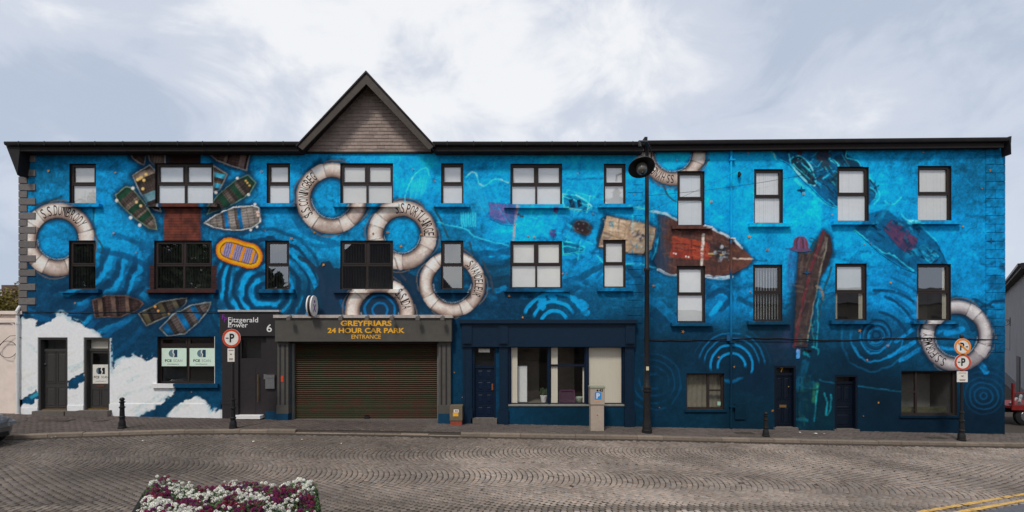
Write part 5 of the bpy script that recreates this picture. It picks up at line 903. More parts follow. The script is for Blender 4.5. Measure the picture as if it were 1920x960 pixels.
# granite setts laid in segmental arcs, strip by strip
gl = gpt(1770, 953, rx); gr = gpt(1920, 927, rx); ldir = np.array([gr[0] - gl[0], gr[1] - gl[1]]); ldir /= np.linalg.norm(ldir); lnor = np.array([-ldir[1], ldir[0]])
S = []; W, R, pit = 2.35, 1.42, .124; strip = 0; yc = -1.2
rg = np.random.default_rng(5)
while yc > -11.6:
    sgn = 1 if strip % 2 == 0 else -1; half = math.asin(W / 2 / R); na = int(round(2 * half * R / .124)); th = (np.arange(na) + .5) / na * 2 * half - half
    n = int(44 / pit); k = np.arange(n); ph = rg.random() * pit
    TH = th[None, :] + ((k % 2)[:, None] - .5) * (half / na); XX = -22 + ph + k[:, None] * pit + sgn * (R * np.cos(TH) - R * .8); YY = yc + R * np.sin(TH)
    XX = XX + rg.normal(0, .004, XX.shape); YY = YY + rg.normal(0, .004, YY.shape); YY = YY + .26 * np.sin(XX * .31) + .10 * np.sin(XX * .83 + 1)
    S.append(np.stack([XX.ravel(), YY.ravel(), (sgn * -TH).ravel() if sgn < 0 else TH.ravel()], 1)); yc -= W; strip += 1
S = np.concatenate(S); d = S[:, 1] + D; ok = (S[:, 1] < kerbY(S[:, 0]) - .20) & (np.abs(S[:, 0]) < 1.10 * d + 1.6) & (d > 6.2)
rel = (S[:, 0] - gl[0]) * lnor[0] + (S[:, 1] - gl[1]) * lnor[1]; ok &= ~((rel < -.32) & (S[:, 0] > 6))
S = S[ok]; hx = .5 * pit * rg.uniform(.82, .91, len(S)); hy = .5 * .124 * rg.uniform(.82, .93, len(S)); top = rg.normal(0, .0035, len(S)) - .003; tx, ty = rg.normal(0, .03, len(S)), rg.normal(0, .03, len(S))
px = 960 + F * S[:, 0] / (S[:, 1] + D); py = HOR + F * (CZ - (zg(S[:, 0]) + rx)) / (S[:, 1] + D)
vis = (px > 2) & (px < 1918) & (py < 957) & ~((px > 235) & (px < 625) & (py > 890))
order = np.argsort(-np.where(vis, py, -1)); near = order[:300]; isnear = np.zeros(len(S), bool); isnear[near] = True
def sett_geo(hx, hy):
    q = np.array([(-1, -1), (1, -1), (1, 1), (-1, 1)]); lo = np.stack([q[:, 0] * hx, q[:, 1] * hy, np.full(4, -.032)], 1); hi = np.stack([q[:, 0] * (hx - .010), q[:, 1] * (hy - .010), np.zeros(4)], 1)
    md = np.stack([q[:, 0] * (hx - .002), q[:, 1] * (hy - .002), np.full(4, -.008)], 1); return np.concatenate([lo, md, hi])
SF = np.array([(8, 9, 10, 11)] + [(i, (i + 1) % 4, 4 + (i + 1) % 4, 4 + i) for i in range(4)] + [(4 + i, 4 + (i + 1) % 4, 8 + (i + 1) % 4, 8 + i) for i in range(4)])
def field(S, hx, hy, top, tx, ty, col, name, mat_, parent, zbase):
    n = len(S); G = np.zeros((n, 12, 3)); q = np.array([(-1, -1), (1, -1), (1, 1), (-1, 1)])
    for l, (ins, z) in enumerate(((0, -.032), (.002, -.008), (.010, 0))):
        G[:, l * 4:l * 4 + 4, 0] = q[None, :, 0] * (hx[:, None] - ins); G[:, l * 4:l * 4 + 4, 1] = q[None, :, 1] * (hy[:, None] - ins); G[:, l * 4:l * 4 + 4, 2] = z
    G[:, :, 2] += top[:, None] + np.where(G[:, :, 2] > -.03, G[:, :, 0] * tx[:, None] + G[:, :, 1] * ty[:, None], 0)
    c, s = np.cos(S[:, 2])[:, None], np.sin(S[:, 2])[:, None]; X = G[:, :, 0] * c - G[:, :, 1] * s + S[:, 0][:, None]; Y = G[:, :, 0] * s + G[:, :, 1] * c + S[:, 1][:, None]
    V = np.stack([X, Y, G[:, :, 2] + zbase(X)], -1).reshape(-1, 3); Fc = (SF[None] + (np.arange(n) * 12)[:, None, None]).reshape(-1, 4)
    return np_mesh(name, V, Fc, mat_, parent, np.repeat(col, 12, 0), kind='stuff')
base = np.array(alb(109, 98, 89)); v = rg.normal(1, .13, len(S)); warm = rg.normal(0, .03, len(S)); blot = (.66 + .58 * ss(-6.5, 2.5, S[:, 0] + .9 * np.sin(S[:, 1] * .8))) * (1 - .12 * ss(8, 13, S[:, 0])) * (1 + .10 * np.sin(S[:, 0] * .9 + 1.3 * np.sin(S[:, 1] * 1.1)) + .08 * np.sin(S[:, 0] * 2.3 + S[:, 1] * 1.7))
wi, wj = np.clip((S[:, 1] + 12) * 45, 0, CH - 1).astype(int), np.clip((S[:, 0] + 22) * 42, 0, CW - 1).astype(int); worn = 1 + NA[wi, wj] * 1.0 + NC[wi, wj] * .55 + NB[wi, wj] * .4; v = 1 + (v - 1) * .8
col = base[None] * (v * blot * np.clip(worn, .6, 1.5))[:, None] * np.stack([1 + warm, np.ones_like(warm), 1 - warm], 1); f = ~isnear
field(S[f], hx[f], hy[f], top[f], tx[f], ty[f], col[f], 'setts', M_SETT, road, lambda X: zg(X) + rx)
variants = []
for k in range(6):
    me = bpy.data.meshes.new('sett'); me.from_pydata([tuple(p) for p in sett_geo(.5 * pit * rg.uniform(.82, .91), .5 * .124 * rg.uniform(.82, .93))], [], [tuple(map(int, q)) for q in SF]); me.materials.append(M_SETT1); variants.append(me)
for i in near:
    o = bpy.data.objects.new('sett', variants[i % 6]); link(o, road); o.location = (S[i, 0], S[i, 1], zg(S[i, 0]) + rx + top[i]); o.rotation_euler = (ty[i], -tx[i], S[i, 2])
# tarmac and double yellow line at the lower right
P4 = [gl + (-lnor * .34) - ldir * 4, gl + (-lnor * .34) + ldir * 14, gl - lnor * 6 + ldir * 14, gl - lnor * 6 - ldir * 4]
t = MB(); t.quad(*[(float(p[0]), float(p[1]), zg(p[0]) + rx - .004) for p in P4]); tag(t.build('tarmac', mat('worn_tarmac', alb(84, 84, 88), .85, .25, 16, bump=.6, bscale=90)), kind='structure')
for k, (o1, keep) in enumerate(((.0, .80), (-.24, .96))):
    t = MB(); s0 = -.9 if k == 0 else -1.2
    while s0 < 12:
        l = random.uniform(.07, .13) if k == 0 else random.uniform(.2, .6)
        if random.random() < keep:
            w = .048 + random.uniform(-.008, .008); q = [gl + ldir * s0 + lnor * (o1 - w), gl + ldir * (s0 + l - .012) + lnor * (o1 - w), gl + ldir * (s0 + l - .012) + lnor * (o1 + w), gl + ldir * s0 + lnor * (o1 + w)]
            t.quad(*[(float(p[0]), float(p[1]), zg(p[0]) + rx + .009) for p in q])
        s0 += l
    tag(t.build('road_marking', mat('worn_yellow_paint', alb(186, 148, 84), .8, .35, 22, grime=.9)), kind='structure')
# kerb stones
kb = MB(); xs = np.arange(-40, 40, 1.0)
for a, b in zip(xs[:-1], xs[1:]): kb.quad((a, kerbY(a) - .12, zg(a) + rx - .028), (b, kerbY(b) - .12, zg(b) + rx - .028), (b, kerbY(b) + .2, zg(b) - .02), (a, kerbY(a) + .2, zg(a) - .02))
kerb = tag(kb.build('kerb', M_JOINT), kind='structure'); x = -23.0
while x < 23.5:
    l = random.uniform(.75, 1.05); a, b = x + .006, x + l - .006; dx = b - a; ya, yb = float(kerbY(a)), float(kerbY(b)); n = Vector((-(yb - ya), dx, 0)).normalized(); dz = random.uniform(-.008, .008)
    low = PX(530) * .92 < x < PX(838) * .92; hgt = -.075 if low else 0; w = .17; e = .018
    m = MB(); A0, B0 = Vector((a, ya, 0)), Vector((b, yb, 0)); ring = []
    for off_, z in ((-.02, -.16), (-.015, -e + hgt), (.004, hgt), (w, 0 if not low else hgt + .02), (w, -.16)):
        ring.append((A0 + n * off_ + Vector((0, 0, zg(a) + z + dz)), B0 + n * off_ + Vector((0, 0, zg(b) + z + dz))))
    m.v += [tuple(p) for pr in ring for p in pr]; m.f += [(2 * i, 2 * i + 1, 2 * i + 3, 2 * i + 2) for i in range(4)] + [(0, 2, 4, 6, 8), (9, 7, 5, 3, 1)]; m.build('kerb_stone', M_KERB, kerb); x += l
# gutter channel of dark stones along the kerb
# pavement of small brick pavers
pv = MB(); xs = np.arange(-40, 40, 1.0)
for a, b in zip(xs[:-1], xs[1:]): pv.quad((a, kerbY(a) + .16, zg(a) - .022), (b, kerbY(b) + .16, zg(b) - .022), (b, .6, zg(b) - .022), (a, .6, zg(a) - .022))
pave = tag(pv.build('pavement', M_JOINT), kind='structure')
P = []; r_ = 0; y = -3.4
while y < .3:
    x = -22 + (r_ % 2) * .1; xs = np.arange(x, 23, .205); P.append(np.stack([xs, np.full_like(xs, y), np.zeros_like(xs)], 1)); y += .104; r_ += 1
P = np.concatenate(P); P = P[(P[:, 1] > kerbY(P[:, 0]) + .22) & ~((P[:, 0] > PX(545)) & (P[:, 0] < PX(823)) & (P[:, 1] > .0))]; n = len(P)
P[:, :2] += rg.normal(0, .002, (n, 2)); P[:, 2] = rg.normal(0, .012, n)
c = np.where((P[:, 0] < -3)[:, None], np.array(alb(74, 65, 60)), np.array(alb(80, 72, 67))) * (rg.normal(1, .11, n) * (1 + .10 * np.sin(P[:, 0] * 1.3 + np.sin(P[:, 1] * 3))))[:, None]
field(P, np.full(n, .0985), np.full(n, .0485), rg.normal(0, .003, n) - .004, rg.normal(0, .015, n), rg.normal(0, .015, n), c, 'pavers', M_PAVER, pave, lambda X: zg(X))
M_IRON = mat('worn_iron_cover', alb(78, 70, 64), .6, .2, 20, bump=.4, bscale=60, metal=.4)
for (px, py, w, dpt, lab) in ((105, 788, 1.0, .34, 'long iron drain cover in front of the panelled charcoal door'), (188, 789, .36, .26, 'small iron cover in front of the glazed charcoal door'), (888, 794, .5, .22, 'iron cover by the navy shop door'), (1395, 812, .62, .32, 'iron cover beside the painted downpipe'), (1755, 821, .62, .3, 'iron cover in front of the corner window')):
    X, Y = gpt(px, py); m = MB(); m.box(X - w / 2, X + w / 2, Y - dpt / 2, Y + dpt / 2, zg(X) - .02, zg(X) + .006)
    for k in range(5): m.box(X - w / 2 + .03, X + w / 2 - .03, Y - dpt / 2 + .03 + k * (dpt - .06) / 5, Y - dpt / 2 + .03 + (k + .6) * (dpt - .06) / 5, zg(X) + .006, zg(X) + .011)
    tag(m.build('drain_cover', M_IRON), lab, 'drain cover')
LIT = {(97, 822): 'crumpled pale scrap in the road by the parked car', (104, 821): 'pale scrap at the kerb just past the parked car', (268, 828): 'pale scrap on the road beyond the near bollard', (476, 829): 'pale scrap on the road below the black office door', (566, 826): 'pale scrap on the road in front of the shutter edge', (1206, 840): 'pale scrap on the road in front of the street lamp', (640, 833): 'pale scrap on the road in front of the shutter lock', (1500, 812): 'pale scrap on the pavement beside door seven', (1530, 814): 'pale scrap on the pavement below the painted teal figure', (1545, 815): 'pale scrap on the pavement short of the near black door'}
for px, py in LIT:
    X, Y = gpt(px, py, rx if py > 818 else 0); z = zg(X) + (rx if Y < kerbY(X) else 0) + .012; m = MB(); a = random.uniform(0, 3); s_ = random.uniform(.03, .07)
    m.v += [(X + s_ * math.cos(a + k * 1.57) * random.uniform(.6, 1.2), Y + s_ * math.sin(a + k * 1.57) * random.uniform(.6, 1.2), z + random.uniform(0, .03)) for k in range(4)] + [(X, Y, z + .035)]; m.f += [(0, 1, 4), (1, 2, 4), (2, 3, 4), (3, 0, 4)]
    tag(m.build('litter_scrap', mat('paper_scrap', (.6, .57, .5), .8, .2)), LIT[(px, py)], 'litter', 'scraps of litter')

# ================================================================== street furniture
def post_base(m, X, Y, z, s=1, h=1):
    m.lathe([(.13 * s, 0), (.13 * s, .05), (.115 * s, .06), (.11 * s, .2 * h), (.085 * s, .24 * h), (.08 * s, .3 * h), (.095 * s, .32 * h), (.095 * s, .35 * h), (.075 * s, .37 * h), (.066 * s, .62 * h), (.088 * s, .64 * h), (.088 * s, .68 * h), (.06 * s, .70 * h), (.056 * s, .9 * h), (.075 * s, .92 * h), (.075 * s, .95 * h), (.045 * s, .97 * h)], (X, Y, z), 20)
for px, py, ytop, lab in ((229, 803, 745, 'black cast iron bollard on the wide pavement by the white foam'), (1436, 818, 772, 'black cast iron bollard at the kerb near door seven')):
    X, Y = gpt(px, py); z = zg(X); H = (py - ytop) * (D + Y) / F; t = thing('bollard', lab, 'bollard', (X, Y, z), 'cast iron bollards')
    k = H / 1.08; m = MB(); m.lathe([(.12, 0), (.12, .05 * k), (.10, .07 * k), (.095, .22 * k), (.075, .27 * k), (.07, .36 * k), (.088, .38 * k), (.088, .41 * k), (.07, .43 * k), (.062, .70 * k), (.085, .72 * k), (.085, .75 * k), (.06, .77 * k), (.055, .88 * k), (.08, .90 * k), (.082, .93 * k), (.05, .945 * k)], (X, Y, z), 20); m.build('post', M_CAST, t, True)
    MB().lathe([(.05, .94 * k), (.045, .955 * k), (.066, .98 * k), (.072, 1.01 * k), (.06, 1.05 * k), (.03, 1.075 * k), (.0, 1.08 * k)], (X, Y, z), 16).build('finial', M_CAST, t, True)
def disc(X, Y, Z, r, parent, ring, txt, slash=None):
    m = MB(); m.lathe([(.0, 0), (r, 0), (r, .012), (0, .012)], (X, Y, Z), 36, 'y'); o = m.build('sign_disc', M_SIGNW, parent)
    m = MB(); n = 40
    for i in range(n):
        a, b = 2 * math.pi * i / n, 2 * math.pi * (i + 1) / n; m.quad(*[(X + q * math.cos(w), Y - .003, Z + q * math.sin(w)) for q, w in ((r * .99, a), (r * .99, b), (r * .76, b), (r * .76, a))])
    m.build('sign_ring', ring, o); m = MB()
    if txt == '-P': add_text(m, 'P', X + r * .06, Z - r * .45, Y - .0025, r * .95, r * .52, .035); MB().box(X - r * .62, X - r * .3, Y - .003, Y - .002, Z - r * .06, Z + r * .06).build('sign_dash', M_INK, o)
    else: add_text(m, 'P', X - r * .08, Z - r * .45, Y - .0025, r * .95, r * .52, .035); MB().box(X + r * .34, X + r * .62, Y - .003, Y - .002, Z - r * .08, Z + r * .05).build('sign_dash', M_INK, o)
    m.build('sign_lettering', M_INK, o)
    if slash: MB().xz([(X - r * .62, Z + r * .42), (X - r * .50, Z + r * .56), (X + r * .62, Z - r * .42), (X + r * .50, Z - r * .56)], Y - .008, Y - .004).build('sign_slash', slash, o)
def sign_post(px, py, ytop, lab, discs, plate):
    X, Y = gpt(px, py); z = zg(X); t = thing('sign_post', lab, 'sign', (X, Y, z)); sc = F / (D + Y); top = CZ - (ytop - HOR) / sc; m = MB(); post_base(m, X, Y, z, .95, 1.0); m.lathe([(.042, .9), (.036, 1.4), (.034, top - z)], (X, Y, z), 14); m.build('post', M_CAST, t, True)
    MB().lathe([(.034, 0), (.055, .01), (.06, .05), (.03, .1), (0, .11)], (X, Y, top), 12).build('finial', M_CAST, t, True)
    for yc, r, ring, txt, sl_ in discs: disc((px - 1 - 960) / sc, Y - .06, CZ - (yc - HOR) / sc, r / sc, t, ring, txt, sl_)
    x0, y0, x1, y1 = plate; m = MB(); a, b, c, d = (x0 - 960) / sc, (x1 - 960) / sc, CZ - (y1 - HOR) / sc, CZ - (y0 - HOR) / sc; m.box(a, b, Y - .055, Y - .045, c, d); p = m.build('plate', M_SIGNW, t); m = MB(); h = d - c
    for q, l in ((.82, .7), (.55, .3), (.5, .15), (.2, .6), (.12, .5)): w = (b - a) * l; m.box((a + b) / 2 - w / 2, (a + b) / 2 + w / 2, Y - .0575, Y - .0565, c + h * q, c + h * (q + .05))
    m.build('plate_print', mat('faded_print', (.25, .15, .12), .7), p); MB().box(X - .05, X + .05, Y - .045, Y + .045, (c + d) / 2 - .02, (c + d) / 2 + .02).build('clamp', M_CAST, t)
sign_post(437, 803, 618, 'round red ringed parking sign on a black post by the black office door', [(634, 17.2, M_RED, '-P', None)], (428.5, 653, 441.5, 678))
sign_post(1803, 826, 633, 'black post with two round parking signs near the far corner', [(650, 15.6, M_ORANGE, 'P-', M_ORANGE), (679, 15.4, M_RED, '-P', None)], (1791.5, 696, 1811.5, 716))
# street lamp
X, Y = gpt(1213, 811); z = zg(X); sc = F / (D + Y); LP = thing('street_lamp', 'tall black cast iron street lamp with hooded lantern at the kerb', 'street lamp', (X, Y, z)); ztop = CZ - (292 - HOR) / sc
def hz(py): return CZ - (py - HOR) / sc
m = MB(); m.lathe([(.17, 0), (.17, .10), (.15, .12), (.145, .30), (.125, .36), (.12, .60), (.115, .72), (.12, 1.1), (.12, hz(735) - z), (.15, hz(734) - z), (.15, hz(731) - z), (.125, hz(730) - z), (.14, hz(728) - z), (.14, hz(725) - z), (.10, hz(722) - z), (.085, hz(700) - z), (.078, hz(510) - z), (.10, hz(508) - z), (.10, hz(503) - z), (.072, hz(501) - z), (.062, ztop - z)], (X, Y, z), 20); m.build('column', M_CAST, LP, True)
lx, ly, lz = X - .40, Y - .62, hz(322) - .16
MB().tube([(X, Y, ztop - .02), (X, Y - .02, ztop + .16), (X - .04, Y - .12, ztop + .30), (X - .10, Y - .32, ztop + .34), (lx, ly + .08, ztop + .26), (lx, ly, ztop + .05)], [.06, .055, .05, .045, .045, .05], 12).build('swan_neck', M_CAST, LP, True)
MB().tube([(X + .02, Y - .03, ztop - .5), (X + .10, Y - .15, ztop - .25), (X + .06, Y - .3, ztop + .05), (X - .08, Y - .4, ztop + .25)], .022, 8).build('scroll', M_CAST, LP, True)
m = MB(); m.lathe([(.05, .46), (.11, .42), (.13, .36), (.19, .33), (.19, .29), (.13, .27), (.15, .16), (.40, .03), (.425, -.02), (.42, -.035), (.38, .0), (.14, .10), (.0, .12)], (lx, ly, lz), 28); m.build('hood', M_CAST, LP, True)
def tilt(o, a=.55):
    M = Matrix.Translation(Vector((lx, ly, lz + .3)) - Vector(OFF[LP.name])) @ Matrix.Rotation(-a, 4, 'X') @ Matrix.Translation(Vector(OFF[LP.name]) - Vector((lx, ly, lz + .3))); o.data.transform(M)
tilt(LP.children[-1] if LP.children[-1].name.startswith('hood') else [c for c in LP.children if c.name.startswith('hood')][0])
MB().lathe([(.17, .03), (.185, -.06), (.165, -.17), (.11, -.25), (.04, -.28), (0, -.285)], (lx, ly, lz), 20).build('glass_bowl', mat('smoked_bowl', (.10, .09, .07), .2, .2, 9, spec=.7), LP, True)
tilt([c for c in LP.children if c.name.startswith('glass_bowl')][0])
MB().lathe([(.06, -.27), (.05, -.31), (0, -.34)], (lx, ly, lz), 10).build('drip_finial', M_CAST, LP, True)
tilt([c for c in LP.children if c.name.startswith('drip')][0])
MB().box(X - .05, X + .04, Y - .092, Y - .082, hz(694), hz(687)).build('sticker', mat('cream_sticker', (.7, .62, .42), .7), LP)
m = MB(); xw = PX(1210); m.tube([(xw + .05, -.03, PZ(340)), (xw, -.04, PZ(348)), (xw, -.04, PZ(470)), (xw - .05, -.03, PZ(476)), (xw - .08, -.02, PZ(476))], .016, 6); m.tube([(xw + .07, -.03, PZ(340)), (xw + .06, -.03, PZ(430))], .008, 5); m.build('conduit', M_CAST, BL, True)
def wire(a, b, sag, r, lab):
    a, b = Vector(a), Vector(b); tag(MB().tube([a.lerp(b, t) - Vector((0, 0, sag * 4 * t * (1 - t))) for t in np.linspace(0, 1, 25)], r, 5).build('overhead_wire', M_CAST), lab, 'wire')
wire((X, Y, hz(367)), (PX(1562), -.03, PZ(317)), .12, .007, 'thin dark wire running from the street lamp across to the upper windows')
wire((X + .05, Y, hz(395)), (PX(1442), -.02, PZ(288)), .1, .004, 'faint thin wire slanting up across the blue wall under the eave')
# pay and display machine
X, Y = gpt(1118.5, 806); z = zg(X); sc = F / (D + Y); PM = thing('parking_meter', 'tall beige parking ticket machine with blue P in front of the shopfront', 'ticket machine', (X, Y, z)); w = 13.2 / sc; ztop = CZ - (725 - HOR) / sc; zm = CZ - (757 - HOR) / sc
M_BEIGE = mat('beige_enamel', alb(152, 138, 124), .55, .1, 6, grime=.3)
MB().box(X - w * .93, X + w * .93, Y - .15, Y + .15, z - .02, zm - .006).build('pedestal', M_BEIGE, PM); hd = MB().box(X - w, X + w, Y - .18, Y + .18, zm, ztop - .03).build('head', M_BEIGE, PM); MB().box(X - w * 1.05, X + w * 1.07, Y - .2, Y + .2, ztop - .03, ztop + .02).build('cap', mat('green_grey_cap', alb(128, 134, 112), .5), PM)
MB().box(X + w * .99, X + w * 1.03, Y - .17, Y + .17, zm + .02, ztop - .05).build('edge_trim', mat('slate_trim', alb(58, 74, 90), .5), PM)
pz = CZ - (741 - HOR) / sc; hp = 6.6 / sc; MB().box(X - hp * .75, X + hp * 1.1, Y - .184, Y - .18, pz - hp, pz + hp).build('parking_badge', M_BLUEP, hd); t = MB(); add_text(t, 'P', X + hp * .18, pz - hp * .75, Y - .187, hp * 1.5, hp * .95, .03); t.build('badge_letter', M_WHITE, hd)
t = MB(); add_text(t, '43', X + w * .5, CZ - (733.5 - HOR) / sc, Y - .183, 5.6 / sc, 7 / sc, .03); t.lathe([(0, -.184), (.034, -.184), (.034, -.18), (0, -.18)], (X + w * .0, Y, CZ - (731 - HOR) / sc), 14, 'y'); t.build('machine_number', M_INK, hd); MB().box(X - .1, X + .1, Y - .184, Y - .18, CZ - (752 - HOR) / sc, CZ - (750 - HOR) / sc).build('orange_strip', M_ORANGE, hd)
MB().lathe([(0, -.155), (.02, -.155), (.02, -.15), (0, -.15)], (X, Y, CZ - (777 - HOR) / sc), 10, 'y').build('lock', mat('rusty_lock', (.2, .06, .03), .6), PM)
# low cabinet beside the pier
X0, X1, z = PX(845, -.2), PX(868, -.2), zg(-2); UB = thing('utility_cabinet', 'small grey cabinet with yellow sticker on a red base beside the shutter', 'utility box', ((X0 + X1) / 2, -.25, z)); MB().box(X0 + .02, X1 - .02, -.44, -.06, z - .02, z + .16).build('base', mat('red_brick_base', alb(130, 62, 48), .85, .2, 14), UB); c = MB().box(X0, X1, -.46, -.05, z + .165, PZ(760, -.3)).build('casing', mat('olive_casing', alb(96, 86, 70), .6, .15, 9, grime=.3), UB)
a = (X0 + X1) / 2 - .02; zc = PZ(773, -.4); MB().box(a - .085, a + .105, -.464, -.46, zc - .13, zc + .0).build('sticker', mat('yellow_sticker', (.85, .42, .04), .5), c); MB().box(a - .06, a + .12, -.465, -.46, zc + .005, zc + .11).build('sticker', M_SIGNW, c); t = MB(); add_text(t, '43', a + .03, zc + .025, -.467, .065, .10, .02); t.build('sticker_number', M_INK, c)
# oval projecting sign
X = PX(585, -.45); zc = PZ(574, -.45); HS = thing('projecting_sign', 'white oval projecting sign seen edge on above the car park fascia', 'sign', (X, -.45, zc - .4))
f = lambda r_: [(-.45 + r_ * .30 * math.cos(a), zc + r_ * .37 * math.sin(a)) for a in np.linspace(0, 2 * math.pi, 32, endpoint=False)]
MB().prism(f(1.0), X - .09, X - .045, lambda u, v, d: (d, u, v)).prism(f(1.0), X + .045, X + .09, lambda u, v, d: (d, u, v)).build('sign_face', M_WHITE, HS); MB().prism(f(.97), X - .046, X + .046, lambda u, v, d: (d, u, v)).build('sign_body', mat('dark_sign_body', (.03, .02, .02), .5), HS)
t = MB(); add_text(t, 'X', 0, 0, 0, .26, .24, .03, f=lambda u, q: (X + .0915, -.45 - u, zc - .2 + q)); t.lathe([(0, .0905), (.05, .0905), (.05, .0925), (0, .0925)], (X, -.45, zc + .16), 12, 'x'); t.build('sign_logo', M_PURPLE, HS); MB().tube([(X, -.2, zc - .3), (X, .0, zc - .3)], .02, 8).tube([(X, -.2, zc + .2), (X, .0, zc + .2)], .02, 8).build('bracket', M_CAST, HS)

# ================================================================== flower planter
d0, d1 = 8.25, 6.0
def plan(u, v): # u across 0..1, v 0 back .. 1 front
    xl_, xr_ = (-6.42 + v * 1.3), (-3.40 + v * 1.05); return xl_ + (xr_ - xl_) * u, -D + d0 + (d1 - d0) * v
zr = zg(-5) + rx; PT = zr + .55
PLN = thing('flower_planter', 'raised dark planter full of white and purple flowers in the street', 'planter', (*plan(.5, .5), zr))
q = [plan(0, 0), plan(1, 0), plan(1, 1), plan(0, 1)]; m = MB()
cx_, cy_ = plan(.5, .5)
def shr(p, k): return (cx_ + (p[0] - cx_) * k, cy_ + (p[1] - cy_) * k)
qo, qi = [shr(p, 1.0) for p in q], [shr(p, .95) for p in q]
for i in range(4):
    j = (i + 1) % 4; m.quad((*qo[j], zr), (*qo[i], zr), (*qo[i], PT), (*qo[j], PT)); m.quad((*qo[j], PT), (*qo[i], PT), (*qi[i], PT), (*qi[j], PT)); m.quad((*qi[i], PT - .2), (*qi[j], PT - .2), (*qi[j], PT), (*qi[i], PT))
m.build('planter_box', mat('dark_timber', (.02, .018, .017), .7, .3, 9, grime=.3), PLN); m = MB(); m.quad(*[(*p, PT - .08) for p in qi[::-1]]); m.build('soil', mat('potting_soil', (.035, .026, .02), .95, .3, 12), PLN)
rg2 = np.random.default_rng(3)
def bump_h(u, v): return .16 + .06 * np.sin(u * 14 + 1.2 * np.sin(v * 7)) + .05 * np.sin(u * 5.3 + 2 + v * 6) - .20 * np.clip(.08 - u, 0, 1) / .08 - .14 * np.clip(u - .93, 0, 1) / .07
V, Fq, Cc = [], [], []
nl = 14000; u, v_ = rg2.random(nl), rg2.random(nl) * 1.0; hh = PT - .08 + (bump_h(u, v_) + .05) * rg2.random(nl) ** .4; X, Y = plan(u, v_); a = rg2.random(nl) * 6.28; s_ = rg2.uniform(.018, .036, nl); tl = rg2.uniform(-.9, .9, nl)
dv = np.stack([np.cos(a), np.sin(a), tl], 1) * s_[:, None]; dn = np.stack([-np.sin(a), np.cos(a), rg2.uniform(-.5, .5, nl)], 1) * s_[:, None] * .4; P0 = np.stack([X, Y, hh], 1); V = np.stack([P0 - dv, P0 + dn, P0 + dv, P0 - dn], 1).reshape(-1, 3)
cl = np.array([.05, .09, .028])[None] * rg2.uniform(.6, 1.5, nl)[:, None]; np_mesh('foliage', V, np.arange(nl * 4).reshape(-1, 4), mat('leaf_green', None, .6, .2, 12, attr=True), PLN, np.repeat(cl, 4, 0), kind='stuff')
nf = 3000; u, v_ = rg2.random(nf) * .94 + .03, rg2.random(nf); sel = np.sin(u * 24 + 2.5 * np.sin(v_ * 9 + u * 3)) + .9 * np.sin(u * 9.5 - v_ * 13 + 1) + rg2.normal(0, .55, nf); white = sel > .25
X, Y = plan(u, v_); Z = PT - .07 + bump_h(u, v_) + rg2.uniform(-.07, .07, nf) + .02 * white; rad = rg2.uniform(.013, .034, nf); npet = 16
ii = np.arange(npet) + .5; ph = np.arccos(1 - 1.35 * ii / npet); tt = math.pi * (1 + 5 ** .5) * ii; dirs = np.stack([np.cos(tt) * np.sin(ph), np.sin(tt) * np.sin(ph), np.cos(ph)], 1)
t1 = np.cross(dirs, [0.2, .3, 1.0]); t1 /= np.linalg.norm(t1, axis=1)[:, None]; t2 = np.cross(dirs, t1)
for nm, sel_, cb, mm in (('white_flowers', white, (.74, .72, .62), 'white_petal'), ('purple_flowers', ~white, (.13, .012, .05), 'purple_petal')):
    c0 = np.stack([X, Y, Z], 1)[sel_]; r0 = rad[sel_]; n = len(c0); ctr = c0[:, None, :] + dirs[None] * r0[:, None, None] * rg2.uniform(.85, 1.15, (n, npet, 1)); sz_ = r0[:, None, None] * .40 * rg2.uniform(.8, 1.3, (n, npet, 1))
    V = np.stack([ctr - t1 * sz_, ctr - t2 * sz_, ctr + t1 * sz_, ctr + t2 * sz_], 2).reshape(-1, 3); cc = np.array(cb)[None, None] * rg2.uniform(.75, 1.15, (n, 1, 1)) * rg2.uniform(.8, 1.15, (n, npet, 1)); cc = cc * np.ones((1, 1, 3))
    if nm[0] == 'p': hue = rg2.random((n, 1)); cc[..., 0] *= .7 + hue * .8; cc[..., 2] *= .6 + (1 - hue) * 1.1
    np_mesh(nm, V, np.arange(len(V)).reshape(-1, 4), mat(mm, None, .7, .1, 20, attr=True), PLN, np.repeat(cc.reshape(-1, 3), 4, 0), kind='stuff')

# ================================================================== neighbours
M_PINK = mat('pale_pink_render', alb(206, 190, 178), .85, .08, 3, bump=.3, bscale=50, grime=.2)
NL = thing('neighbour_building', 'low pale pink rendered building with white downpipe next to the mural', 'building', (-21, 0, zg(-21))); a, b = -40, PX(42); zt_ = PZ(583)
MB().box(a, b - .02, .06, 6, -.5, zt_ - .1).build('wall', M_PINK, NL); MB().box(a, b + .01, -.04, 6.1, zt_ - .12, zt_).build('parapet', M_PINK, NL); MB().box(a, b, -.0, .059, zt_ - .42, zt_ - .30).build('moulding', M_PINK, NL); MB().box(PX(28), PX(41.5), .0, .1, -.5, zt_ - .43).build('pilaster', M_PINK, NL)
m = MB(); pts_ = []; m.prism([(PX(-60), PZ(606)), (PX(-60), PZ(603)), (PX(18), PZ(603)), (PX(24), PZ(606)), (PX(27), PZ(612)), (PX(27), PZ(772)), (PX(25), PZ(772)), (PX(25), PZ(614)), (PX(22), PZ(608)), (PX(17), PZ(606))], .02, .059, lambda u, v, d: (u, d, v)); m.build('arch_moulding', M_PINK, NL)
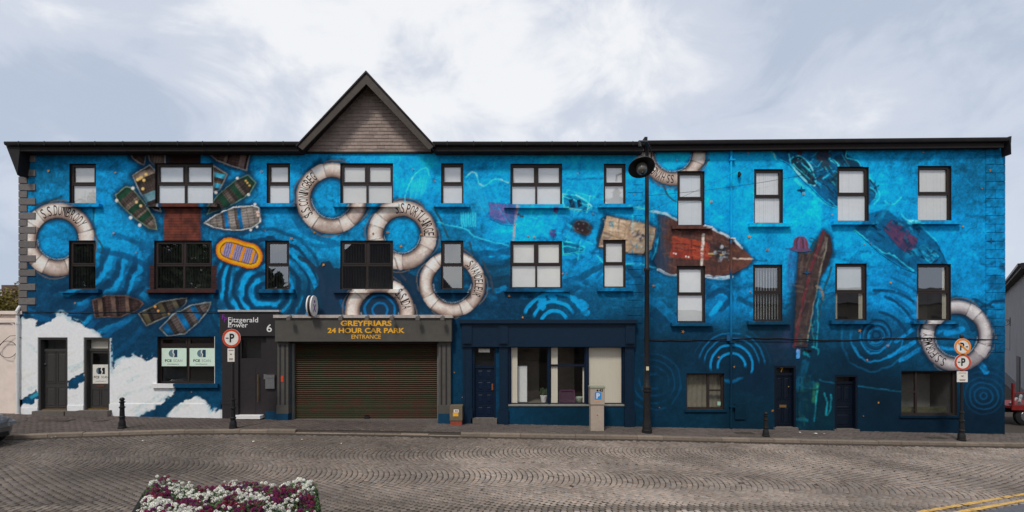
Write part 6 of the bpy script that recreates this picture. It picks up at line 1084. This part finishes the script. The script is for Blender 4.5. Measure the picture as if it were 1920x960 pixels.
m = MB(); x = PX(33, -.08); m.tube([(x, -.08, zg(x) + .05), (x, -.08, PZ(592)), (x - .01, -.1, PZ(584)), (x + .03, -.02, PZ(574))], .05, 10); m.build('downpipe', M_WHITE, NL, True); m = MB(); m.tube([(x, -.08, PZ(700)), (x, -.08, PZ(697))], .06, 10); m.tube([(x, -.08, PZ(608)), (x, -.08, PZ(603))], .065, 10); m.build('pipe_collar', M_WHITE, NL)
m = MB(); cxx, czz = PX(16), PZ(655); m.tube([(cxx + .33 * math.cos(q_), -.03, czz + .30 * math.sin(q_)) for q_ in np.linspace(0, 6.28, 33)[:-1]], .011, 6, True); m.tube([(PX(-10), -.03, PZ(662)), (PX(8), -.03, PZ(640)), (PX(20), -.03, PZ(630)), (PX(34), -.10, PZ(629)), (PX(42), -.02, PZ(634))], .010, 6); m.build('cable_loop', mat('old_cable', (.10, .08, .07), .7), NL)
# stone house and bush behind it
SH = thing('stone_house', 'dark stone house with chimney behind the pink neighbour', 'house', (-30, 10, 0)); M_STONE = mat('dark_rubble', alb(84, 70, 60), .9, .35, 5, bump=.6, bscale=12)
MB().box(-36, -27.0, 9, 15, -1, 4.6).build('wall', M_STONE, SH); r = MB(); r.prism([(8.7, 4.6), (12, 5.3), (15.3, 4.6)], -36.2, -27.1, lambda u, v, d: (d, u, v)); r.build('roof', M_ROOF, SH); MB().box(-28.7, -27.0, 9.5, 10.6, 4.4, PZ(536, 10)).build('chimney', M_STONE, SH)
def leafcloud(c, rx_, ry_, rz_, n, s0, colr, seed, clumps=14):
    r = np.random.default_rng(seed); cc = r.normal(0, .42, (clumps, 3)) * (rx_, ry_, rz_); k = r.integers(0, clumps, n); q = r.normal(0, 1, (n, 3)); q /= np.linalg.norm(q, axis=1)[:, None]; p = cc[k] + q * (np.array((rx_, ry_, rz_)) * .42)[None] * r.uniform(.5, 1, (n, 1)) + c
    a = r.normal(0, 1, (n, 3)); a /= np.linalg.norm(a, axis=1)[:, None]; b = np.cross(a, r.normal(0, 1, (n, 3))); b /= np.linalg.norm(b, axis=1)[:, None]; s = s0 * r.uniform(.6, 1.3, (n, 1)); V = np.stack([p - a * s, p + b * s * .5, p + a * s, p - b * s * .5], 1).reshape(-1, 3)
    col = np.array(colr)[None] * r.uniform(.6, 1.5, (clumps, 1))[k] * r.uniform(.7, 1.3, (n, 1)); return V, np.arange(n * 4).reshape(-1, 4), np.repeat(col, 4, 0)
M_LEAF = mat('tree_leaf', None, .6, .15, 2, attr=True)
def tree(name, label, X, Y, h, w, n, s0, colr, seed, group=None):
    t = thing(name, label, 'tree', (X, Y, zg(X) + rx), group); z0 = zg(X) + rx; r = random.Random(seed); m = MB(); m.tube([(X, Y, z0 - .1), (X + .1, Y, z0 + h * .25), (X - .1, Y + .1, z0 + h * .5), (X, Y, z0 + h * .8)], [h * .035, h * .026, h * .018, h * .006], 8)
    for k in range(7): a = r.uniform(0, 6.28); zz_ = z0 + h * r.uniform(.25, .6); m.tube([(X, Y, zz_), (X + w * .25 * math.cos(a), Y + w * .25 * math.sin(a), zz_ + h * .12), (X + w * .42 * math.cos(a), Y + w * .42 * math.sin(a), zz_ + h * .22)], [h * .012, h * .008, h * .003], 6)
    m.build('trunk', mat('bark', (.07, .055, .04), .9, .3, 6), t); V, Fc, C = leafcloud(np.array((X, Y, z0 + h * .62)), w * .5, w * .5, h * .38, n, s0, colr, seed); np_mesh('crown', V, Fc, M_LEAF, t, C)
tree('garden_tree', 'yellowing bush in front of the dark stone house', -27.6, 8.0, 6.0, 2.6, 3600, .10, (.20, .16, .03), 21)
# right neighbour beyond the lane
NR = thing('neighbour_building', 'plain grey rendered building with sloping dark verge across the side lane', 'building', (27, 7, zg(27))); M_GREYR = mat('grey_render', alb(124, 122, 124), .9, .1, 1.5, bump=.3, bscale=40, grime=.25); ld = Vector((.96, 1, 0)).normalized(); ln = Vector((1, -.96, 0)).normalized(); NP = Vector(((1925 - 960) / F * 26, 26 - D, 0)); zE = CZ + 124 * 26 / F
def obl(t0, t1, n0, n1, z0, z1, name, m_):
    q = [NP + ld * a + ln * b for a, b in ((t0, n0), (t1, n0), (t1, n1), (t0, n1))]; m = MB(); m.v += [(p.x, p.y, z) for z in (z0, z1) for p in q]; m.f += [(3, 2, 1, 0), (4, 5, 6, 7), (0, 1, 5, 4), (1, 2, 6, 5), (2, 3, 7, 6), (3, 0, 4, 7)]; return m.build(name, m_, NR)
obl(-2, 26, 0, 7, -2, zE - .3, 'wall', M_GREYR); obl(-2.3, 26.3, -.35, 7.3, zE - .3, zE, 'roof', M_EAVE); obl(-2.3, 26.3, -.47, -.351, zE - .16, zE - .02, 'gutter', M_CAST); obl(4, 6.6, -.04, .0, -1, 1.7, 'garage_door', mat('dark_garage', (.05, .045, .045), .6)); obl(-2, 26, -.02, .0, -1.5, -.1, 'plinth', mat('grey_plinth', alb(84, 82, 84), .9, .15))
# red flatbed trailer in the lane
TX, TY = 20.55, 2.4; tz = zg(TX) + rx; TR = thing('trailer', 'red flatbed trailer with post rails in the side lane by the corner', 'trailer', (TX + 1.6, TY + .9, tz)); M_TRED = mat('trailer_red', (.20, .016, .014), .4, .15, 8, grime=.25); M_RUB = mat('tyre_rubber', (.018, .018, .018), .85, .2, 14)
MB().box(TX, TX + 3.4, TY, TY + 1.8, tz + .70, tz + .80).build('bed', M_TRED, TR); m = MB().box(TX + .1, TX + 3.3, TY + .3, TY + .42, tz + .5, tz + .7).box(TX + .1, TX + 3.3, TY + 1.4, TY + 1.52, tz + .5, tz + .7); m.build('chassis', mat('black_chassis', (.02, .02, .02), .6), TR)
MB().box(TX - .02, TX + 3.4, TY - .05, TY - .005, tz + .64, tz + .84).build('side_rail', M_TRED, TR); MB().box(TX + .02, TX + 3.36, TY - .03, TY + .0, tz + 1.30, tz + 1.36).build('top_rail', M_TRED, TR)
for k in range(5):
    xk = TX + .02 + k * .62; MB().box(xk, xk + .07, TY - .04, TY + .03, tz + .84, tz + (2.0 if k == 1 else 1.75)).build('rail_post', M_TRED, TR)
for xk in (TX + .62, TX + 1.9):
    w_ = MB().lathe([(.0, -.10), (.30, -.10), (.38, -.06), (.38, .06), (.30, .10), (0, .10)], (xk, TY + .12, tz + .38), 24, 'y').build('wheel', M_RUB, TR, True); MB().lathe([(0, -.105), (.2, -.105), (.22, -.08), (.22, -.07), (0, -.07)], (xk, TY + .12, tz + .38), 16, 'y').build('rim', M_STEEL, w_, True); MB().box(xk - .45, xk + .45, TY - .01, TY + .26, tz + .80 - .04, tz + .82 - .02).build('mudguard', MATS['black_chassis'], TR)
MB().box(TX + .66, TX + .86, TY - .07, TY - .05, tz + .68, tz + .78).build('side_lamp', mat('red_reflector', (.75, .05, .02), .3), TR)
m = MB(); 
for k in range(5): m.tube([(TX + .15 + k * .4, TY + .2, tz + .86 + .05 * k), (TX + .75 + k * .4, TY + .5 + .2 * (k % 2), tz + 1.05 + .1 * (k % 3))], .05, 8)
tag(m.build('scrap_pipe_load', mat('galvanised_scrap', (.35, .34, .32), .5, .3, 9, metal=.4)), 'pile of pale pipe ends lying on the red trailer', 'pipes')

# parked car, mostly beyond the left edge
CXF = -14.05; cyc = -4.35; cz = zg(CXF) + rx; CAR = thing('parked_car', 'silver grey hatchback parked at the kerb, its nose at the left edge', 'car', (CXF - 2, cyc, cz)); M_CAR = mat('silver_car_paint', (.16, .16, .165), .3, .04, 4, metal=.5, coat=.6); M_CGL = mat('car_glass', (.02, .025, .03), .08, .05, 4, spec=.8); M_PL = mat('black_plastic', (.02, .02, .02), .6)
secs = [(0.0, .34, .62, .40, .62), (-.12, .24, .74, .60, .80), (-.45, .20, .84, .76, .86), (-1.05, .19, .96, .84, .92), (-1.25, .19, 1.02, .85, .93), (-1.85, .19, 1.42, .86, .95), (-2.6, .19, 1.48, .86, .96), (-3.4, .20, 1.42, .85, .96), (-3.85, .24, 1.10, .82, .94), (-4.0, .34, .95, .78, .9)]
V, Fq = [], []
for x, zb_, zt__, wt, wb in secs:
    bw_ = wb * .9; tw = (.62 if zt__ > 1.2 else .86) * bw_; zs_ = min(zt__, .92); ring = [(-bw_ * .92, zb_), (-bw_, zb_ + .15), (-bw_, (zb_ + zs_) / 2), (-bw_ * .97, zs_ - .05), (-max(tw, .3) * (1 if zt__ > 1.2 else 1.02), max(zs_, zt__ - .06)), (-max(tw, .3) * .8, zt__)]; ring = ring + [(-a_, b_) for a_, b_ in ring[::-1]]
    V += [(CXF + x, cyc + a_, cz + b_) for a_, b_ in ring]
nr = 12
for i in range(len(secs) - 1):
    for k in range(nr): Fq.append((i * nr + k, i * nr + (k + 1) % nr, (i + 1) * nr + (k + 1) % nr, (i + 1) * nr + k))
Fq.append(tuple(range(nr))[::-1]); Fq.append(tuple((len(secs) - 1) * nr + k for k in range(nr))); m = MB(); m.v = V; m.f = Fq; m.build('body', M_CAR, CAR, True)
for sgn in (-1, 1):
    for xk in (-.78, -3.25):
        w_ = MB().lathe([(0, -.09), (.24, -.10), (.31, -.07), (.31, .07), (.24, .10), (0, .09)], (CXF + xk, cyc + sgn * .80, cz + .31), 24, 'y').build('wheel', M_RUB, CAR, True); MB().lathe([(0, -.115), (.16, -.11), (.21, -.10), (.21, .10), (.16, .11), (0, .115)], (CXF + xk, cyc + sgn * .80, cz + .31), 18, 'y').build('rim', M_STEEL, w_, True)
        MB().lathe([(0, -.06), (.36, -.06), (.36, .06), (0, .06)], (CXF + xk, cyc + sgn * .83, cz + .33), 24, 'y').build('wheel_arch', M_PL, CAR)
    MB().prism([(-.30, .70), (-.06, .60), (-.03, .52), (-.22, .56)], cyc + sgn * .42, cyc + sgn * .74, lambda u, v, d: (CXF + u + .035, d, cz + v + .02)).build('headlight', mat('headlamp', (.16, .16, .17), .1, .1, 6, spec=.8), CAR)
    MB().quad((CXF - 1.35, cyc + sgn * .868, cz + .98), (CXF - 3.2, cyc + sgn * .872, cz + .98), (CXF - 3.1, cyc + sgn * .64, cz + 1.34), (CXF - 1.85, cyc + sgn * .64, cz + 1.34)).build('side_window', M_CGL, CAR)
MB().quad((CXF - 1.24, cyc - .7, cz + 1.05), (CXF - 1.24, cyc + .7, cz + 1.05), (CXF - 1.82, cyc + .5, cz + 1.43), (CXF - 1.82, cyc - .5, cz + 1.43)).build('windscreen', M_CGL, CAR)
MB().box(CXF - .02, CXF + .02, cyc - .26, cyc + .26, cz + .40, cz + .51).build('number_plate', M_WHITE, CAR); MB().box(CXF - .05, CXF + .015, cyc - .5, cyc + .5, cz + .25, cz + .37).build('grille', M_PL, CAR)

# ================================================================== the other side of the street, seen only in the panes
M_OPP = mat('opposite_stone', alb(96, 88, 80), .9, .2, 1, bump=.3, bscale=10); M_OPR = mat('opposite_slate', alb(58, 56, 58), .8, .2, 2); M_OPW = mat('opposite_window', (.03, .03, .035), .2)
def opposite(x0, x1, Yf, eave, ridge, gable, lab, arch=0):
    t = thing('opposite_house', lab, 'house', ((x0 + x1) / 2, Yf, -1)); MB().box(x0, x1, Yf - 8, Yf, -3, eave).build('wall', M_OPP, t)
    if gable: MB().prism([(x0 - .4, eave - .3), (x1 + .4, eave - .3), ((x0 + x1) / 2, ridge)], Yf - 8, Yf + .3, lambda u, v, d: (u, d, v)).build('roof', M_OPR, t)
    else: MB().prism([(Yf + .3, eave - .1), (Yf - 4, ridge), (Yf - 8.3, eave - .1)], x0 - .3, x1 + .3, lambda u, v, d: (d, u, v)).build('roof', M_OPR, t)
    n = int((x1 - x0) / 2.6)
    for k in range(n):
        for z_ in (.6, 3.4):
            if z_ + 1.6 < eave - .3: xk = x0 + (k + .5) * (x1 - x0) / n; w_ = MB().box(xk - .5, xk + .5, Yf, Yf + .04, z_, z_ + 1.6).build('window', M_OPW, t)
opposite(-23, -6, -34, 7.5, 15.5, True, 'gabled stone house on the opposite side of the street'); opposite(28, 60, -36, 6.6, 8.6, False, 'long low terrace on the opposite side of the street'); opposite(-5, 26, -42, 4.6, 6.2, False, 'single storey block set back on the opposite side')
for k, (x, y, h, w) in enumerate(((-45, -33, 17.5, 9), (-36, -32, 14.5, 9), (-28, -31, 13.5, 7))): tree('street_tree', ['tall dark tree opposite the corner stones', 'broad dark tree opposite the charcoal doors', 'dark tree beside the gabled stone house'][k], x, y, h, w, 5000, .42, (.035, .05, .02), 40 + k, 'trees across the street')
